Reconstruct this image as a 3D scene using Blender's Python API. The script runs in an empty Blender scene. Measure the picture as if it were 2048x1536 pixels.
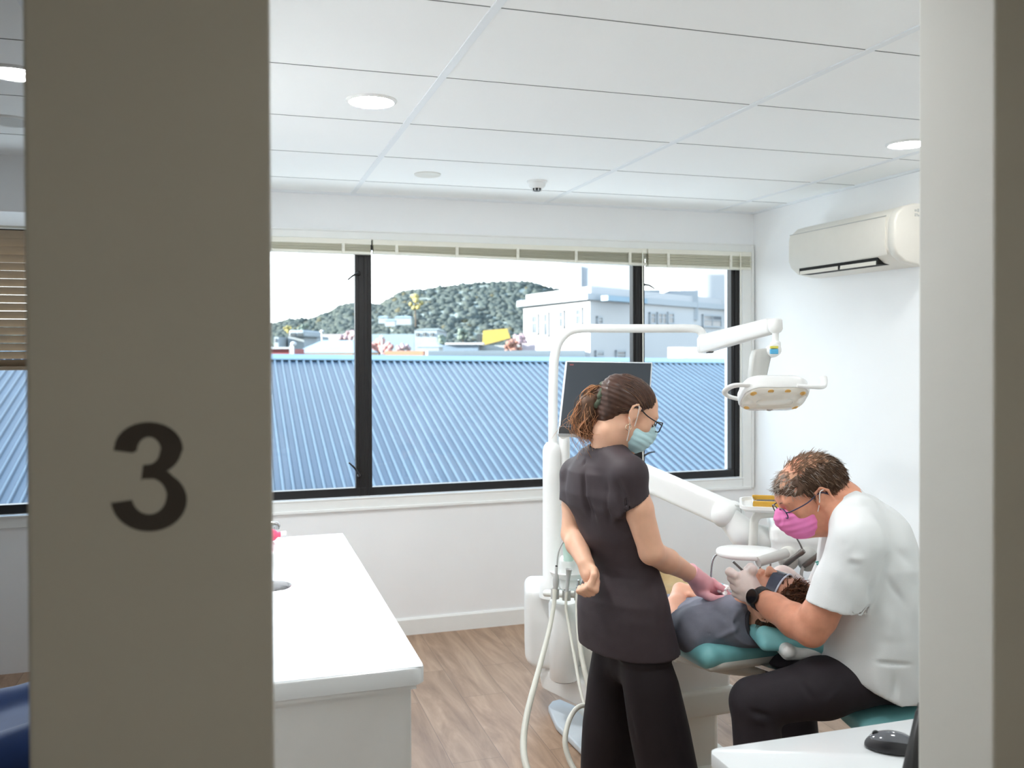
import bpy, bmesh, math, random
import numpy as np
from mathutils import Vector, Matrix
from math import sin, cos, pi, radians, sqrt

# ------------------------------------------------------------------ camera
FPX = 1798.7
YAW, PIT, ROLL = radians(17.2817), radians(.5973), radians(-.19686)
CY, HCAM = 717.1, 1.6
def _n(v): return np.array(v, float) / np.linalg.norm(v)
cF = np.array([sin(YAW)*cos(PIT), cos(YAW)*cos(PIT), -sin(PIT)])
cR0 = np.array([cos(YAW), -sin(YAW), 0.]); cU0 = np.cross(cR0, cF)
cR = cos(ROLL)*cR0 + sin(ROLL)*cU0
cU = -sin(ROLL)*cR0 + cos(ROLL)*cU0
C0 = np.array([0, 0, HCAM])
UPZ = np.array([0., 0., 1.])
RH = _n([cR[0], cR[1], 0])          # level "to the right of the view"
FH = _n([cF[0], cF[1], 0])          # level "away from the viewer"
def ray(x, y): return cF + cR*(x-1024)/FPX + cU*(CY-y)/FPX
def P(x, y, t): return C0 + ray(x, y)*t      # a place in the room, measured off the photograph at distance t
def on(x, y, **k):
    (a, v), = k.items(); i = 'XYZ'.index(a); r = ray(x, y)
    return C0 + r*(v-C0[i])/r[i]
def px(n, t): return n*t/FPX                  # n photo pixels in metres at distance t

scene = bpy.context.scene
COL = scene.collection
cam = bpy.data.cameras.new('camera'); camo = bpy.data.objects.new('camera', cam); COL.objects.link(camo)
M4 = Matrix(((cR[0], cU[0], -cF[0], 0), (cR[1], cU[1], -cF[1], 0), (cR[2], cU[2], -cF[2], HCAM), (0, 0, 0, 1)))
camo.matrix_world = M4
cam.sensor_width = 36; cam.lens = FPX/2048*36
cam.shift_y = (CY-768)/2048
cam.clip_start = .05; cam.clip_end = 3000
cam.dof.use_dof = True; cam.dof.focus_distance = 2.8; cam.dof.aperture_fstop = 4.5
scene.camera = camo
ROOM_W = 4.

# ------------------------------------------------------------------ sky, sun, exposure
vs = scene.view_settings
vs.view_transform = 'Standard'; vs.look = 'None'; vs.exposure = 0.66; vs.gamma = 1.0; vs.use_curve_mapping = False
scene.cycles.use_denoising = True
scene.cycles.max_bounces = 12; scene.cycles.diffuse_bounces = 10; scene.cycles.transparent_max_bounces = 12
scene.cycles.sample_clamp_indirect = 6.0
scene.cycles.caustics_reflective = False; scene.cycles.caustics_refractive = False

def lin(c):
    c = c/255.
    return c/12.92 if c <= .04045 else ((c+.055)/1.055)**2.4
def rgb(r, g, b): return (lin(r), lin(g), lin(b), 1)

world = bpy.data.worlds.new('sky'); scene.world = world; world.use_nodes = True
nt = world.node_tree; nt.nodes.clear()
wo = nt.nodes.new('ShaderNodeOutputWorld'); bg = nt.nodes.new('ShaderNodeBackground')
tc = nt.nodes.new('ShaderNodeTexCoord'); sp = nt.nodes.new('ShaderNodeSeparateXYZ'); rp = nt.nodes.new('ShaderNodeValToRGB')
nt.links.new(tc.outputs['Generated'], sp.inputs[0]); nt.links.new(sp.outputs['Z'], rp.inputs[0])
nt.links.new(rp.outputs[0], bg.inputs[0]); nt.links.new(bg.outputs[0], wo.inputs[0])
rp.color_ramp.elements[0].position = 0.0; rp.color_ramp.elements[0].color = (.93, .965, .97, 1)
rp.color_ramp.elements[1].position = .9; rp.color_ramp.elements[1].color = (.34, .56, .86, 1)
e = rp.color_ramp.elements.new(.22); e.color = (.88, .95, .97, 1)
bg.inputs[1].default_value = SKY = 3.5

sun = bpy.data.lights.new('sun', 'SUN'); suno = bpy.data.objects.new('sun', sun); COL.objects.link(suno)
sun.energy = 26.0; sun.angle = radians(1.2); sun.color = (1, .93, .82)
_sd = Vector((.90, .03, -.23))      # low sun from the left, along the facade
suno.rotation_euler = _sd.to_track_quat('-Z', 'Y').to_euler(); suno.location = (-8, 30, 20)

# daylight portal over the window opening (guides the sampling of the sky only)
ar = bpy.data.lights.new('window_portal', 'AREA'); aro = bpy.data.objects.new('window_portal', ar); COL.objects.link(aro)
ar.shape = 'RECTANGLE'; ar.size = 5.8; ar.size_y = 1.5; ar.cycles.is_portal = True
aro.location = (.2, 5.22, 1.5); aro.rotation_euler = (radians(-90), 0, 0)

# ceiling downlights outside the frame (the ones in view are modelled with the ceiling)
def lamp(name, loc, watts, size, col=(.97, .98, .985)):
    a = bpy.data.lights.new(name, 'AREA'); o = bpy.data.objects.new(name, a); COL.objects.link(o)
    a.shape = 'DISK'; a.size = size; a.energy = watts; a.color = col; o.location = loc; return o
for _x in (.463, 1.59): lamp('room_downlight', (_x, 1.75, 2.45), ROOM_W, .16)
lamp('corridor_lamp', (.5, -.35, 2.39), 2.6, .3, (1, .925, .755))
LAMP_E = 275.

# ------------------------------------------------------------------ helpers
def tag(o, label=None, cat=None, group=None, kind=None):
    if label: o['label'] = label
    if cat: o['category'] = cat
    if group: o['group'] = group
    if kind: o['kind'] = kind
    return o

def mat(name, col, rough=.5, metal=0., noise=0., nscale=20., bump=0., bscale=60., spec=.5, sss=0., emit=0., ecol=None, coat=0., trans=0.):
    m = bpy.data.materials.new(name); m.use_nodes = True
    t = m.node_tree; b = t.nodes['Principled BSDF']
    b.inputs['Base Color'].default_value = col; b.inputs['Roughness'].default_value = rough
    b.inputs['Metallic'].default_value = metal; b.inputs['Specular IOR Level'].default_value = spec
    if coat: b.inputs['Coat Weight'].default_value = coat; b.inputs['Coat Roughness'].default_value = .08
    if sss:
        b.inputs['Subsurface Weight'].default_value = sss
        b.inputs['Subsurface Radius'].default_value = (.012, .005, .003); b.inputs['Subsurface Scale'].default_value = 1.0
    if emit:
        b.inputs['Emission Color'].default_value = ecol or col; b.inputs['Emission Strength'].default_value = emit
    if trans: b.inputs['Transmission Weight'].default_value = trans
    if noise or bump:
        g = t.nodes.new('ShaderNodeTexCoord')
    if noise:
        n = t.nodes.new('ShaderNodeTexNoise'); n.inputs['Scale'].default_value = nscale; n.inputs['Detail'].default_value = 5
        t.links.new(g.outputs['Object'], n.inputs['Vector'])
        r = t.nodes.new('ShaderNodeValToRGB')
        r.color_ramp.elements[0].position = .3; r.color_ramp.elements[1].position = .7
        c = np.array(col[:3])
        r.color_ramp.elements[0].color = (*np.clip(c*(1-noise), 0, 1), 1); r.color_ramp.elements[1].color = (*np.clip(c*(1+noise), 0, 1), 1)
        t.links.new(n.outputs['Fac'], r.inputs[0]); t.links.new(r.outputs[0], b.inputs['Base Color'])
    if bump:
        n2 = t.nodes.new('ShaderNodeTexNoise'); n2.inputs['Scale'].default_value = bscale; n2.inputs['Detail'].default_value = 4
        t.links.new(g.outputs['Object'], n2.inputs['Vector'])
        bp = t.nodes.new('ShaderNodeBump'); bp.inputs['Strength'].default_value = bump; bp.inputs['Distance'].default_value = .002
        t.links.new(n2.outputs['Fac'], bp.inputs['Height']); t.links.new(bp.outputs[0], b.inputs['Normal'])
    return m

def link(name, me, m=None, parent=None, smooth=False):
    o = bpy.data.objects.new(name, me); COL.objects.link(o)
    if m is not None: me.materials.append(m)
    if parent is not None:
        o.parent = parent
        if parent.type == 'EMPTY': o.matrix_parent_inverse = Matrix.Translation(-parent.location)
    if smooth:
        me.polygons.foreach_set('use_smooth', [True]*len(me.polygons))
    return o

def obj(name, bm, m=None, parent=None, smooth=None):
    """smooth: None flat, or an angle in degrees for smooth-by-angle"""
    me = bpy.data.meshes.new(name)
    bmesh.ops.recalc_face_normals(bm, faces=bm.faces[:])
    if smooth is not None:
        a = radians(smooth)
        for f in bm.faces: f.smooth = True
        for e in bm.edges:
            if len(e.link_faces) == 2 and e.calc_face_angle(0) > a: e.smooth = False
    bm.to_mesh(me); bm.free()
    return link(name, me, m, parent)

def empty(name, loc=(0, 0, 0), parent=None):
    o = bpy.data.objects.new(name, None); COL.objects.link(o); o.empty_display_size = .05
    o.location = loc
    if parent is not None: o.parent = parent
    return o

def thing(name, loc, label, cat, group=None):
    """an Empty at the thing's base; its parts are children built in room coordinates"""
    return tag(empty(name, loc), label, cat, group)

def B(): return bmesh.new()
AX0 = np.eye(3)
def rotz(a): return np.array([[cos(a), sin(a), 0], [-sin(a), cos(a), 0], [0, 0, 1.]])
def box(bm, lo, hi, bev=0., seg=2):
    lo = np.array(lo, float); hi = np.array(hi, float)
    return rbox(bm, (lo+hi)/2, AX0, (hi-lo)/2, bev, seg)
def rbox(bm, c, ax, half, bev=0., seg=2, taper=None):
    """box with rows of ax as its axes; taper=(tx,ty) scales the top face"""
    vs_ = []
    for sz in (-1, 1):
        for sy in (-1, 1):
            for sx in (-1, 1):
                k = taper if (taper is not None and sz > 0) else (1, 1)
                p = np.array(c, float) + ax[0]*half[0]*sx*k[0] + ax[1]*half[1]*sy*k[1] + ax[2]*half[2]*sz
                vs_.append(bm.verts.new(p))
    fs = [(0, 1, 3, 2), (4, 6, 7, 5), (0, 4, 5, 1), (1, 5, 7, 3), (3, 7, 6, 2), (2, 6, 4, 0)]
    faces = [bm.faces.new([vs_[i] for i in f]) for f in fs]
    if bev > 0:
        eds = list({e for f in faces for e in f.edges})
        bmesh.ops.bevel(bm, geom=eds, offset=bev, segments=seg, profile=.5, affect='EDGES')
    return bm
def prism(bm, pts, vec, bev=0., seg=2, bev_caps_only=False):
    """extrude a closed outline (world points) along vec"""
    v0 = [bm.verts.new(p) for p in pts]; v1 = [bm.verts.new(np.array(p, float)+vec) for p in pts]
    n = len(pts)
    f = [bm.faces.new(v0[::-1]), bm.faces.new(v1)]
    for i in range(n): f.append(bm.faces.new([v0[i], v0[(i+1) % n], v1[(i+1) % n], v1[i]]))
    bmesh.ops.recalc_face_normals(bm, faces=f)
    if bev > 0:
        if bev_caps_only: eds = list({e for q in f[:2] for e in q.edges})
        else: eds = list({e for q in f for e in q.edges})
        bmesh.ops.bevel(bm, geom=eds, offset=bev, segments=seg, profile=.5, affect='EDGES')
    return bm
def round_outline(w, h, r, n=6):
    """rounded rectangle in 2-D, centred"""
    pts = []
    for cx_, cy_, a0 in ((w/2-r, h/2-r, 0), (-w/2+r, h/2-r, 90), (-w/2+r, -h/2+r, 180), (w/2-r, -h/2+r, 270)):
        for i in range(n+1):
            a = radians(a0+90*i/n); pts.append((cx_+r*cos(a), cy_+r*sin(a)))
    return pts
def frame_of(d, up=(0, 0, 1)):
    d = _n(d); up = np.array(up, float)
    if abs(d@up) > .97: up = np.array([0, 1., 0])
    u = _n(np.cross(up, d)); return u, np.cross(d, u), d
def smooth_path(pts, sub=6):
    pts = [np.array(p, float) for p in pts]
    if sub <= 1 or len(pts) < 3: return pts
    out = []; q = [2*pts[0]-pts[1]] + pts + [2*pts[-1]-pts[-2]]
    for i in range(1, len(q)-2):
        a, b, c, d = q[i-1:i+3]
        for k in range(sub):
            t = k/sub
            out.append(.5*(2*b + (c-a)*t + (2*a-5*b+4*c-d)*t*t + (3*b-a-3*c+d)*t**3))
    out.append(pts[-1]); return out
def tube(bm, pts, r, seg=12, sub=1, caps=True, flat=1.0):
    """round tube along a path; r number or list; flat squashes the second axis"""
    n0 = len(pts); path = smooth_path(pts, sub)
    if np.isscalar(r): rr = [r]*len(path)
    else: rr = list(np.interp(np.linspace(0, n0-1, len(path)), range(n0), r))
    rings = []; up = None
    for i, p in enumerate(path):
        d = path[min(i+1, len(path)-1)] - path[max(i-1, 0)]
        d = _n(d)
        if up is None: u, v, _ = frame_of(d)
        else:
            v = up - d*(up@d); v = _n(v); u = np.cross(v, d)
        up = v
        rings.append([bm.verts.new(p + (u*cos(2*pi*k/seg) + v*sin(2*pi*k/seg)*flat)*rr[i]) for k in range(seg)])
    for a, b in zip(rings[:-1], rings[1:]):
        for k in range(seg): bm.faces.new([a[k], a[(k+1) % seg], b[(k+1) % seg], b[k]])
    if caps:
        bm.faces.new(rings[0][::-1]); bm.faces.new(rings[-1])
    return bm
def lathe(bm, c, axis, prof, seg=32, arc=None):
    """revolve (r, h) profile about axis at c"""
    u, v, d = frame_of(axis); c = np.array(c, float); rings = []
    for r, h in prof:
        if r < 1e-6: rings.append([bm.verts.new(c+d*h)])
        else: rings.append([bm.verts.new(c+d*h+(u*cos(2*pi*k/seg)+v*sin(2*pi*k/seg))*r) for k in range(seg)])
    for a, b in zip(rings[:-1], rings[1:]):
        for k in range(seg):
            k2 = (k+1) % seg
            if len(a) == 1 and len(b) == 1: continue
            if len(a) == 1: bm.faces.new([a[0], b[k2], b[k]])
            elif len(b) == 1: bm.faces.new([a[k], a[k2], b[0]])
            else: bm.faces.new([a[k], a[k2], b[k2], b[k]])
    for rg, fl in ((rings[0], True), (rings[-1], False)):
        if len(rg) > 1: bm.faces.new(rg[::-1] if fl else rg)
    return bm
def loft(bm, rings, caps=True):
    R_ = [[bm.verts.new(p) for p in r] for r in rings]; n = len(R_[0])
    for a, b in zip(R_[:-1], R_[1:]):
        for k in range(n): bm.faces.new([a[k], a[(k+1) % n], b[(k+1) % n], b[k]])
    if caps: bm.faces.new(R_[0][::-1]); bm.faces.new(R_[-1])
    return bm

# ------------------------------------------------------------------ smooth solids: distance field + surface nets
class SDF:
    def __init__(s, lo, hi, h):
        s.h = h; s.lo = np.array(lo, float)
        s.n = np.ceil((np.array(hi)-s.lo)/h).astype(int)+1
        s.d = np.full(s.n, .5, np.float32)
        s.ax = [(s.lo[i]+h*np.arange(s.n[i])).astype(np.float32) for i in range(3)]
    def _win(s, lo, hi):
        i0 = np.clip(np.floor((np.array(lo)-s.lo)/s.h).astype(int), 0, s.n-1)
        i1 = np.clip(np.ceil((np.array(hi)-s.lo)/s.h).astype(int)+1, 1, s.n)
        sl = tuple(slice(a, b) for a, b in zip(i0, i1))
        X = s.ax[0][sl[0]][:, None, None]; Y = s.ax[1][sl[1]][None, :, None]; Z = s.ax[2][sl[2]][None, None, :]
        return sl, X, Y, Z
    def _mix(s, sl, b, k, sub):
        a = s.d[sl]
        if a.size == 0: return
        if sub:
            b = -b
            if k <= 0: s.d[sl] = np.maximum(a, b); return
            h = np.clip(.5-.5*(b-a)/k, 0, 1); s.d[sl] = b*(1-h)+a*h+k*h*(1-h)
        else:
            if k <= 0: s.d[sl] = np.minimum(a, b); return
            h = np.clip(.5+.5*(b-a)/k, 0, 1); s.d[sl] = b*(1-h)+a*h-k*h*(1-h)
    def cone(s, a, b, ra, rb, k=.01, sub=False):
        a = np.array(a, np.float32); b = np.array(b, np.float32); m = max(ra, rb)+k+3*s.h
        sl, X, Y, Z = s._win(np.minimum(a, b)-m, np.maximum(a, b)+m)
        ba = b-a; L = max(float(ba@ba), 1e-12)
        x, y, z = X-a[0], Y-a[1], Z-a[2]
        t = np.clip((x*ba[0]+y*ba[1]+z*ba[2])/L, 0, 1)
        d = np.sqrt((x-ba[0]*t)**2+(y-ba[1]*t)**2+(z-ba[2]*t)**2)-(ra+(rb-ra)*t)
        s._mix(sl, d, k, sub); return s
    def chain(s, pts, rs, k=.01, sub=False):
        for i in range(len(pts)-1): s.cone(pts[i], pts[i+1], rs[i], rs[i+1], k, sub)
        return s
    def aloft(s, o, D, Ux, Vx, ts, cu, cv, a, b, k=.01, sub=False, pw=2.3, cap=True):
        """elliptic sections (centre cu,cv; half sizes a,b) at stations ts along D from o"""
        o = np.array(o, float); D, Ux, Vx = [np.array(q, np.float32) for q in (D, Ux, Vx)]
        pts = []
        for i in range(len(ts)):
            for su in (-1, 1):
                for sv in (-1, 1): pts.append(o+D*ts[i]+Ux*(cu[i]+su*a[i])+Vx*(cv[i]+sv*b[i]))
        m = k+3*s.h; pts = np.array(pts); sl, X, Y, Z = s._win(pts.min(0)-m, pts.max(0)+m)
        x, y, z = X-np.float32(o[0]), Y-np.float32(o[1]), Z-np.float32(o[2])
        t = x*D[0]+y*D[1]+z*D[2]; u = x*Ux[0]+y*Ux[1]+z*Ux[2]; v = x*Vx[0]+y*Vx[1]+z*Vx[2]
        f = lambda q: np.interp(t, ts, q).astype(np.float32)
        A, Bq = f(a), f(b)
        k0 = (np.abs((u-f(cu))/A)**pw+np.abs((v-f(cv))/Bq)**pw)**(1/pw)
        d = (k0-1)*np.minimum(A, Bq)
        if cap: d = np.maximum(d, np.maximum(ts[0]-t, t-ts[-1]))
        s._mix(sl, d, k, sub); return s
    def ball(s, c, r, k=.01, sub=False): return s.cone(c, c, r, r, k, sub)
    def ell(s, c, ax, rad, k=.02, sub=False):
        c = np.array(c, np.float32); ax = np.array(ax, np.float32); rad = np.array(rad, np.float32)
        ext = np.sqrt(((ax*rad[:, None])**2).sum(0))+k+3*s.h
        sl, X, Y, Z = s._win(c-ext, c+ext)
        x, y, z = X-c[0], Y-c[1], Z-c[2]; k0 = 0; k1 = 0
        for i in range(3):
            q = x*ax[i][0]+y*ax[i][1]+z*ax[i][2]
            k0 = k0+(q/rad[i])**2; k1 = k1+(q/rad[i]**2)**2
        k0 = np.sqrt(k0); d = k0*(k0-1)/np.maximum(np.sqrt(k1), 1e-6)
        s._mix(sl, d, k, sub); return s
    def rbox(s, c, ax, half, r, k=.01, sub=False):
        c = np.array(c, np.float32); ax = np.array(ax, np.float32); half = np.array(half, np.float32)
        ext = (np.abs(ax)*half[:, None]).sum(0)+k+3*s.h
        sl, X, Y, Z = s._win(c-ext, c+ext)
        x, y, z = X-c[0], Y-c[1], Z-c[2]; o2 = 0; ins = None
        for i in range(3):
            q = np.abs(x*ax[i][0]+y*ax[i][1]+z*ax[i][2])-(half[i]-r)
            o2 = o2+np.maximum(q, 0)**2; ins = q if ins is None else np.maximum(ins, q)
        d = np.sqrt(o2)+np.minimum(ins, 0)-r
        s._mix(sl, d, k, sub); return s
    def plane(s, p, n, k=0., lo=None, hi=None):
        """cut away the side n points to"""
        n = _n(n).astype(np.float32); p = np.array(p, np.float32)
        sl, X, Y, Z = s._win(s.lo if lo is None else lo, (s.lo+s.h*s.n) if hi is None else hi)
        d = (X-p[0])*n[0]+(Y-p[1])*n[1]+(Z-p[2])*n[2]
        a = s.d[sl]; s.d[sl] = np.maximum(a, d) if k <= 0 else -_smin(-a, -d, k); return s
    def mesh(s, smooth=2):
        d = s.d.copy(); 
        for i in range(3):                      # keep the shell closed at the borders
            q = [slice(None)]*3; q[i] = 0; d[tuple(q)] = .5; q[i] = -1; d[tuple(q)] = .5
        ins = d < 0; n = np.array(d.shape)-1
        c = [ins[a:n[0]+a, b:n[1]+b, e:n[2]+e] for a in (0, 1) for b in (0, 1) for e in (0, 1)]
        anyv = c[0].copy(); allv = c[0].copy()
        for q in c[1:]: anyv |= q; allv &= q
        I = np.argwhere(anyv & ~allv)
        cor = [(a, b, e) for a in (0, 1) for b in (0, 1) for e in (0, 1)]
        val = np.stack([d[I[:, 0]+a, I[:, 1]+b, I[:, 2]+e] for a, b, e in cor], 1)
        pos = np.zeros((len(I), 3)); cnt = np.zeros(len(I)); ca = np.array(cor, float)
        for i in range(8):
            for j in range(i+1, 8):
                if sum(abs(np.array(cor[i])-np.array(cor[j]))) != 1: continue
                m = (val[:, i] < 0) != (val[:, j] < 0)
                t = val[m, i]/(val[m, i]-val[m, j])
                pos[m] += ca[i]+(ca[j]-ca[i])*t[:, None]; cnt[m] += 1
        V = s.lo+(I+pos/cnt[:, None])*s.h
        idx = np.full(n, -1, np.int32); idx[I[:, 0], I[:, 1], I[:, 2]] = np.arange(len(I))
        Q = []
        for ax in range(3):
            a1, a2 = (ax+1) % 3, (ax+2) % 3
            sl0 = [slice(None)]*3; sl1 = [slice(None)]*3; sl0[ax] = slice(0, -1); sl1[ax] = slice(1, None)
            cr = ins[tuple(sl0)] != ins[tuple(sl1)]
            E = np.argwhere(cr); E = E[(E[:, a1] > 0) & (E[:, a2] > 0) & (E[:, a1] < n[a1]) & (E[:, a2] < n[a2])]
            if len(E) == 0: continue
            fl = ins[E[:, 0], E[:, 1], E[:, 2]]
            def g(o1, o2):
                F_ = E.copy(); F_[:, a1] += o1; F_[:, a2] += o2
                return idx[F_[:, 0], F_[:, 1], F_[:, 2]]
            q = np.stack([g(-1, -1), g(0, -1), g(0, 0), g(-1, 0)], 1)
            q[~fl] = q[~fl][:, ::-1]
            Q.append(q)
        Q = np.concatenate(Q); Q = Q[(Q >= 0).all(1)]
        if smooth:
            ed = np.concatenate([Q[:, [0, 1]], Q[:, [1, 2]], Q[:, [2, 3]], Q[:, [3, 0]]])
            for _ in range(smooth):
                acc = np.zeros_like(V); w = np.zeros(len(V))
                for a, b in ((0, 1), (1, 0)):
                    for kx in range(3): acc[:, kx] += np.bincount(ed[:, a], V[ed[:, b], kx], len(V))
                    w += np.bincount(ed[:, a], None, len(V))
                V = .4*V+.6*acc/np.maximum(w, 1)[:, None]
        return V, Q
def field(pts, m, h):
    pts = np.array(pts, float); return SDF(pts.min(0)-m, pts.max(0)+m, h)
def corners(fn, x0, x1, y0, y1, d0, d1): return [fn(x, y, d) for x in (x0, x1) for y in (y0, y1) for d in (d0, d1)]
def _smin(a, b, k):
    h = np.clip(.5+.5*(b-a)/k, 0, 1); return b*(1-h)+a*h-k*h*(1-h)
def normals(V, Q):
    fn = np.cross(V[Q[:, 2]]-V[Q[:, 0]], V[Q[:, 3]]-V[Q[:, 1]]); N = np.zeros_like(V)
    for i in range(4):
        for kx in range(3): N[:, kx] += np.bincount(Q[:, i], fn[:, kx], len(V))
    return N/np.maximum(np.linalg.norm(N, axis=1), 1e-12)[:, None]
def vq_mesh(name, V, Q, m=None, parent=None, mats=None, midx=None):
    me = bpy.data.meshes.new(name)
    me.vertices.add(len(V)); me.vertices.foreach_set('co', np.asarray(V, np.float32).ravel())
    me.loops.add(Q.size); me.loops.foreach_set('vertex_index', Q.astype(np.int32).ravel())
    me.polygons.add(len(Q)); me.polygons.foreach_set('loop_start', np.arange(0, Q.size, Q.shape[1], dtype=np.int32))
    me.polygons.foreach_set('loop_total', np.full(len(Q), Q.shape[1], np.int32))
    me.update(calc_edges=True); me.validate()
    me.polygons.foreach_set('use_smooth', np.ones(len(me.polygons), bool))
    o = link(name, me, m, parent)
    if mats:
        for q in mats: me.materials.append(q)
        me.polygons.foreach_set('material_index', np.asarray(midx, np.int32))
    return o
def fold(V, N, segs, amp):
    """pull cloth in or out along creases: segs = (a, b, width, height)"""
    D = np.zeros(len(V))
    for a, b, w, hgt in segs:
        a = np.array(a); b = np.array(b); ba = b-a
        t = np.clip(((V-a)@ba)/max(ba@ba, 1e-9), 0, 1); r = np.linalg.norm(V-(a+t[:, None]*ba), axis=1)
        D += hgt*np.exp(-(r/w)**2)*np.sin(pi*np.clip(t*.9+.05, 0, 1))
    return V+N*(D*amp)[:, None]
def vnoise(V, sc, seed=0):
    """cheap smooth pseudo-noise from a few sines"""
    rs = np.random.RandomState(seed); o = np.zeros(len(V))
    for i in range(7):
        k = rs.normal(size=3)*sc; o += np.sin(V@k+rs.uniform(0, 6.28))
    return o/3.

# ------------------------------------------------------------------ common materials
WHITE = mat('white_paint', rgb(240, 241, 240), .55, noise=.012, nscale=6)
WALLP = mat('wall_paint', rgb(246, 247, 248), .6, noise=.008, nscale=4, bump=.05, bscale=300)
CEILM = mat('ceiling_tile', rgb(248, 250, 250), .8, noise=.008, nscale=3, bump=.15, bscale=500)
TBAR = mat('ceiling_bar', rgb(236, 240, 243), .5)
GAP = mat('ceiling_gap', rgb(120, 122, 124), .8)
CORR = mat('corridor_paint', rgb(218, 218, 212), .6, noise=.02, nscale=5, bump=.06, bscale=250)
TRIM = mat('gloss_trim', rgb(240, 241, 239), .35, noise=.01)
ALU = mat('black_aluminium', rgb(38, 37, 38), .4, metal=.3, noise=.08, nscale=8)
PLAST = mat('white_plastic', rgb(240, 241, 240), .3, noise=.01, nscale=10)
PLAST2 = mat('offwhite_plastic', rgb(226, 226, 220), .35, noise=.015, nscale=10)
GREYP = mat('grey_plastic', rgb(190, 190, 186), .4, noise=.02)
BLACK = mat('black_plastic', rgb(30, 30, 32), .35, noise=.05)
DARK = mat('dark_void', rgb(24, 23, 22), .8)
STEEL = mat('steel', rgb(190, 190, 192), .25, metal=1., noise=.03)
DSTEEL = mat('dark_steel', rgb(120, 118, 116), .35, metal=.9, noise=.05)
TEAL = mat('teal_vinyl', rgb(128, 194, 198), .38, noise=.03, nscale=12, bump=.08, bscale=180)
# ================================================================== the setting
CEIL, YW, XR = 2.457, 4.98, 3.15
def struct(name, bm, m, parent=None, smooth=None):
    o = obj(name, bm, m, parent, smooth); o['kind'] = 'structure'; return o

# --- floor: wood-look vinyl planks
def plank_material():
    m = bpy.data.materials.new('vinyl_planks'); m.use_nodes = True
    t = m.node_tree; N = t.nodes; L = t.links; b = N['Principled BSDF']
    g = N.new('ShaderNodeTexCoord'); mp = N.new('ShaderNodeMapping'); mp.inputs['Rotation'].default_value = (0, 0, radians(90))
    L.new(g.outputs['Object'], mp.inputs[0])
    br = N.new('ShaderNodeTexBrick'); br.offset = .37; br.inputs['Scale'].default_value = 1.0
    br.inputs['Brick Width'].default_value = 1.0; br.inputs['Row Height'].default_value = .2
    br.inputs['Mortar Size'].default_value = .0012; br.inputs['Mortar Smooth'].default_value = .3; br.inputs['Bias'].default_value = 0
    br.inputs['Color1'].default_value = (.1, .1, .1, 1); br.inputs['Color2'].default_value = (.9, .9, .9, 1); br.inputs['Mortar'].default_value = (0, 0, 0, 1)
    L.new(mp.outputs[0], br.inputs['Vector'])
    mp2 = N.new('ShaderNodeMapping'); mp2.inputs['Scale'].default_value = (7, 1.1, 1)
    L.new(g.outputs['Object'], mp2.inputs[0])
    ad = N.new('ShaderNodeVectorMath'); ad.operation = 'ADD'
    L.new(mp2.outputs[0], ad.inputs[0]); L.new(br.outputs['Color'], ad.inputs[1])
    n = N.new('ShaderNodeTexNoise'); n.inputs['Scale'].default_value = 1.3; n.inputs['Detail'].default_value = 8; n.inputs['Roughness'].default_value = .62; n.inputs['Distortion'].default_value = 1.6
    L.new(ad.outputs[0], n.inputs['Vector'])
    r = N.new('ShaderNodeValToRGB')
    r.color_ramp.elements[0].position = .28; r.color_ramp.elements[0].color = rgb(138, 110, 90)
    r.color_ramp.elements[1].position = .72; r.color_ramp.elements[1].color = rgb(190, 160, 134)
    e = r.color_ramp.elements.new(.5); e.color = rgb(166, 136, 112)
    L.new(n.outputs['Fac'], r.inputs[0])
    hs = N.new('ShaderNodeMixRGB'); hs.blend_type = 'MULTIPLY'; hs.inputs[0].default_value = .16
    L.new(r.outputs[0], hs.inputs[1]); L.new(br.outputs['Color'], hs.inputs[2])
    mm = N.new('ShaderNodeMixRGB'); mm.inputs[2].default_value = rgb(112, 92, 80)
    L.new(br.outputs['Fac'], mm.inputs[0]); L.new(hs.outputs[0], mm.inputs[1]); L.new(mm.outputs[0], b.inputs['Base Color'])
    b.inputs['Roughness'].default_value = .42; b.inputs['Specular IOR Level'].default_value = .4
    bp = N.new('ShaderNodeBump'); bp.inputs['Strength'].default_value = .15; bp.inputs['Distance'].default_value = .001
    L.new(n.outputs['Fac'], bp.inputs['Height']); L.new(bp.outputs[0], b.inputs['Normal'])
    return m
b = B(); box(b, (-3.0, -.75, -.12), (XR+.15, YW+.2, 0)); struct('floor', b, plank_material())

# --- suspended ceiling over the rooms: tiles, T-bars and shadow gaps in one mesh
b = B(); box(b, (-3.0, 1.15, CEIL), (XR+.15, YW+.2, CEIL+.1)); ceil_o = struct('ceiling', b, CEILM)
gx = [.636+1.119*k for k in range(-3, 3)]; gy = [2.184+.606*j for j in range(-1, 5)]
b = B()
for x in gx: box(b, (x-.012, 1.15, CEIL-.004), (x+.012, YW, CEIL+.01))
obj('ceiling_bars', b, TBAR, ceil_o)['kind'] = 'structure'
b = B()
for y in gy:
    xs = [-3.0]+gx+[XR]
    for x0, x1 in zip(xs[:-1], xs[1:]): box(b, (x0+.012, y-.0105, CEIL-.0015), (x1-.012, y+.0105, CEIL+.01))
obj('ceiling_cross_bars', b, CEILM, ceil_o)['kind'] = 'structure'
b = B()
for y in gy:
    xs = [-3.0]+gx+[XR]
    for x0, x1 in zip(xs[:-1], xs[1:]): box(b, (x0+.014, y-.0135, CEIL-.001), (x1-.014, y-.0105, CEIL+.01))
obj('ceiling_gaps', b, GAP, ceil_o)['kind'] = 'structure'
b = B(); box(b, (-.1, YW-.018, CEIL-.012), (XR, YW, CEIL)); box(b, (XR-.018, 1.2, CEIL-.012), (XR, YW, CEIL))
obj('ceiling_edge_trim', b, TBAR, ceil_o)['kind'] = 'structure'
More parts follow.
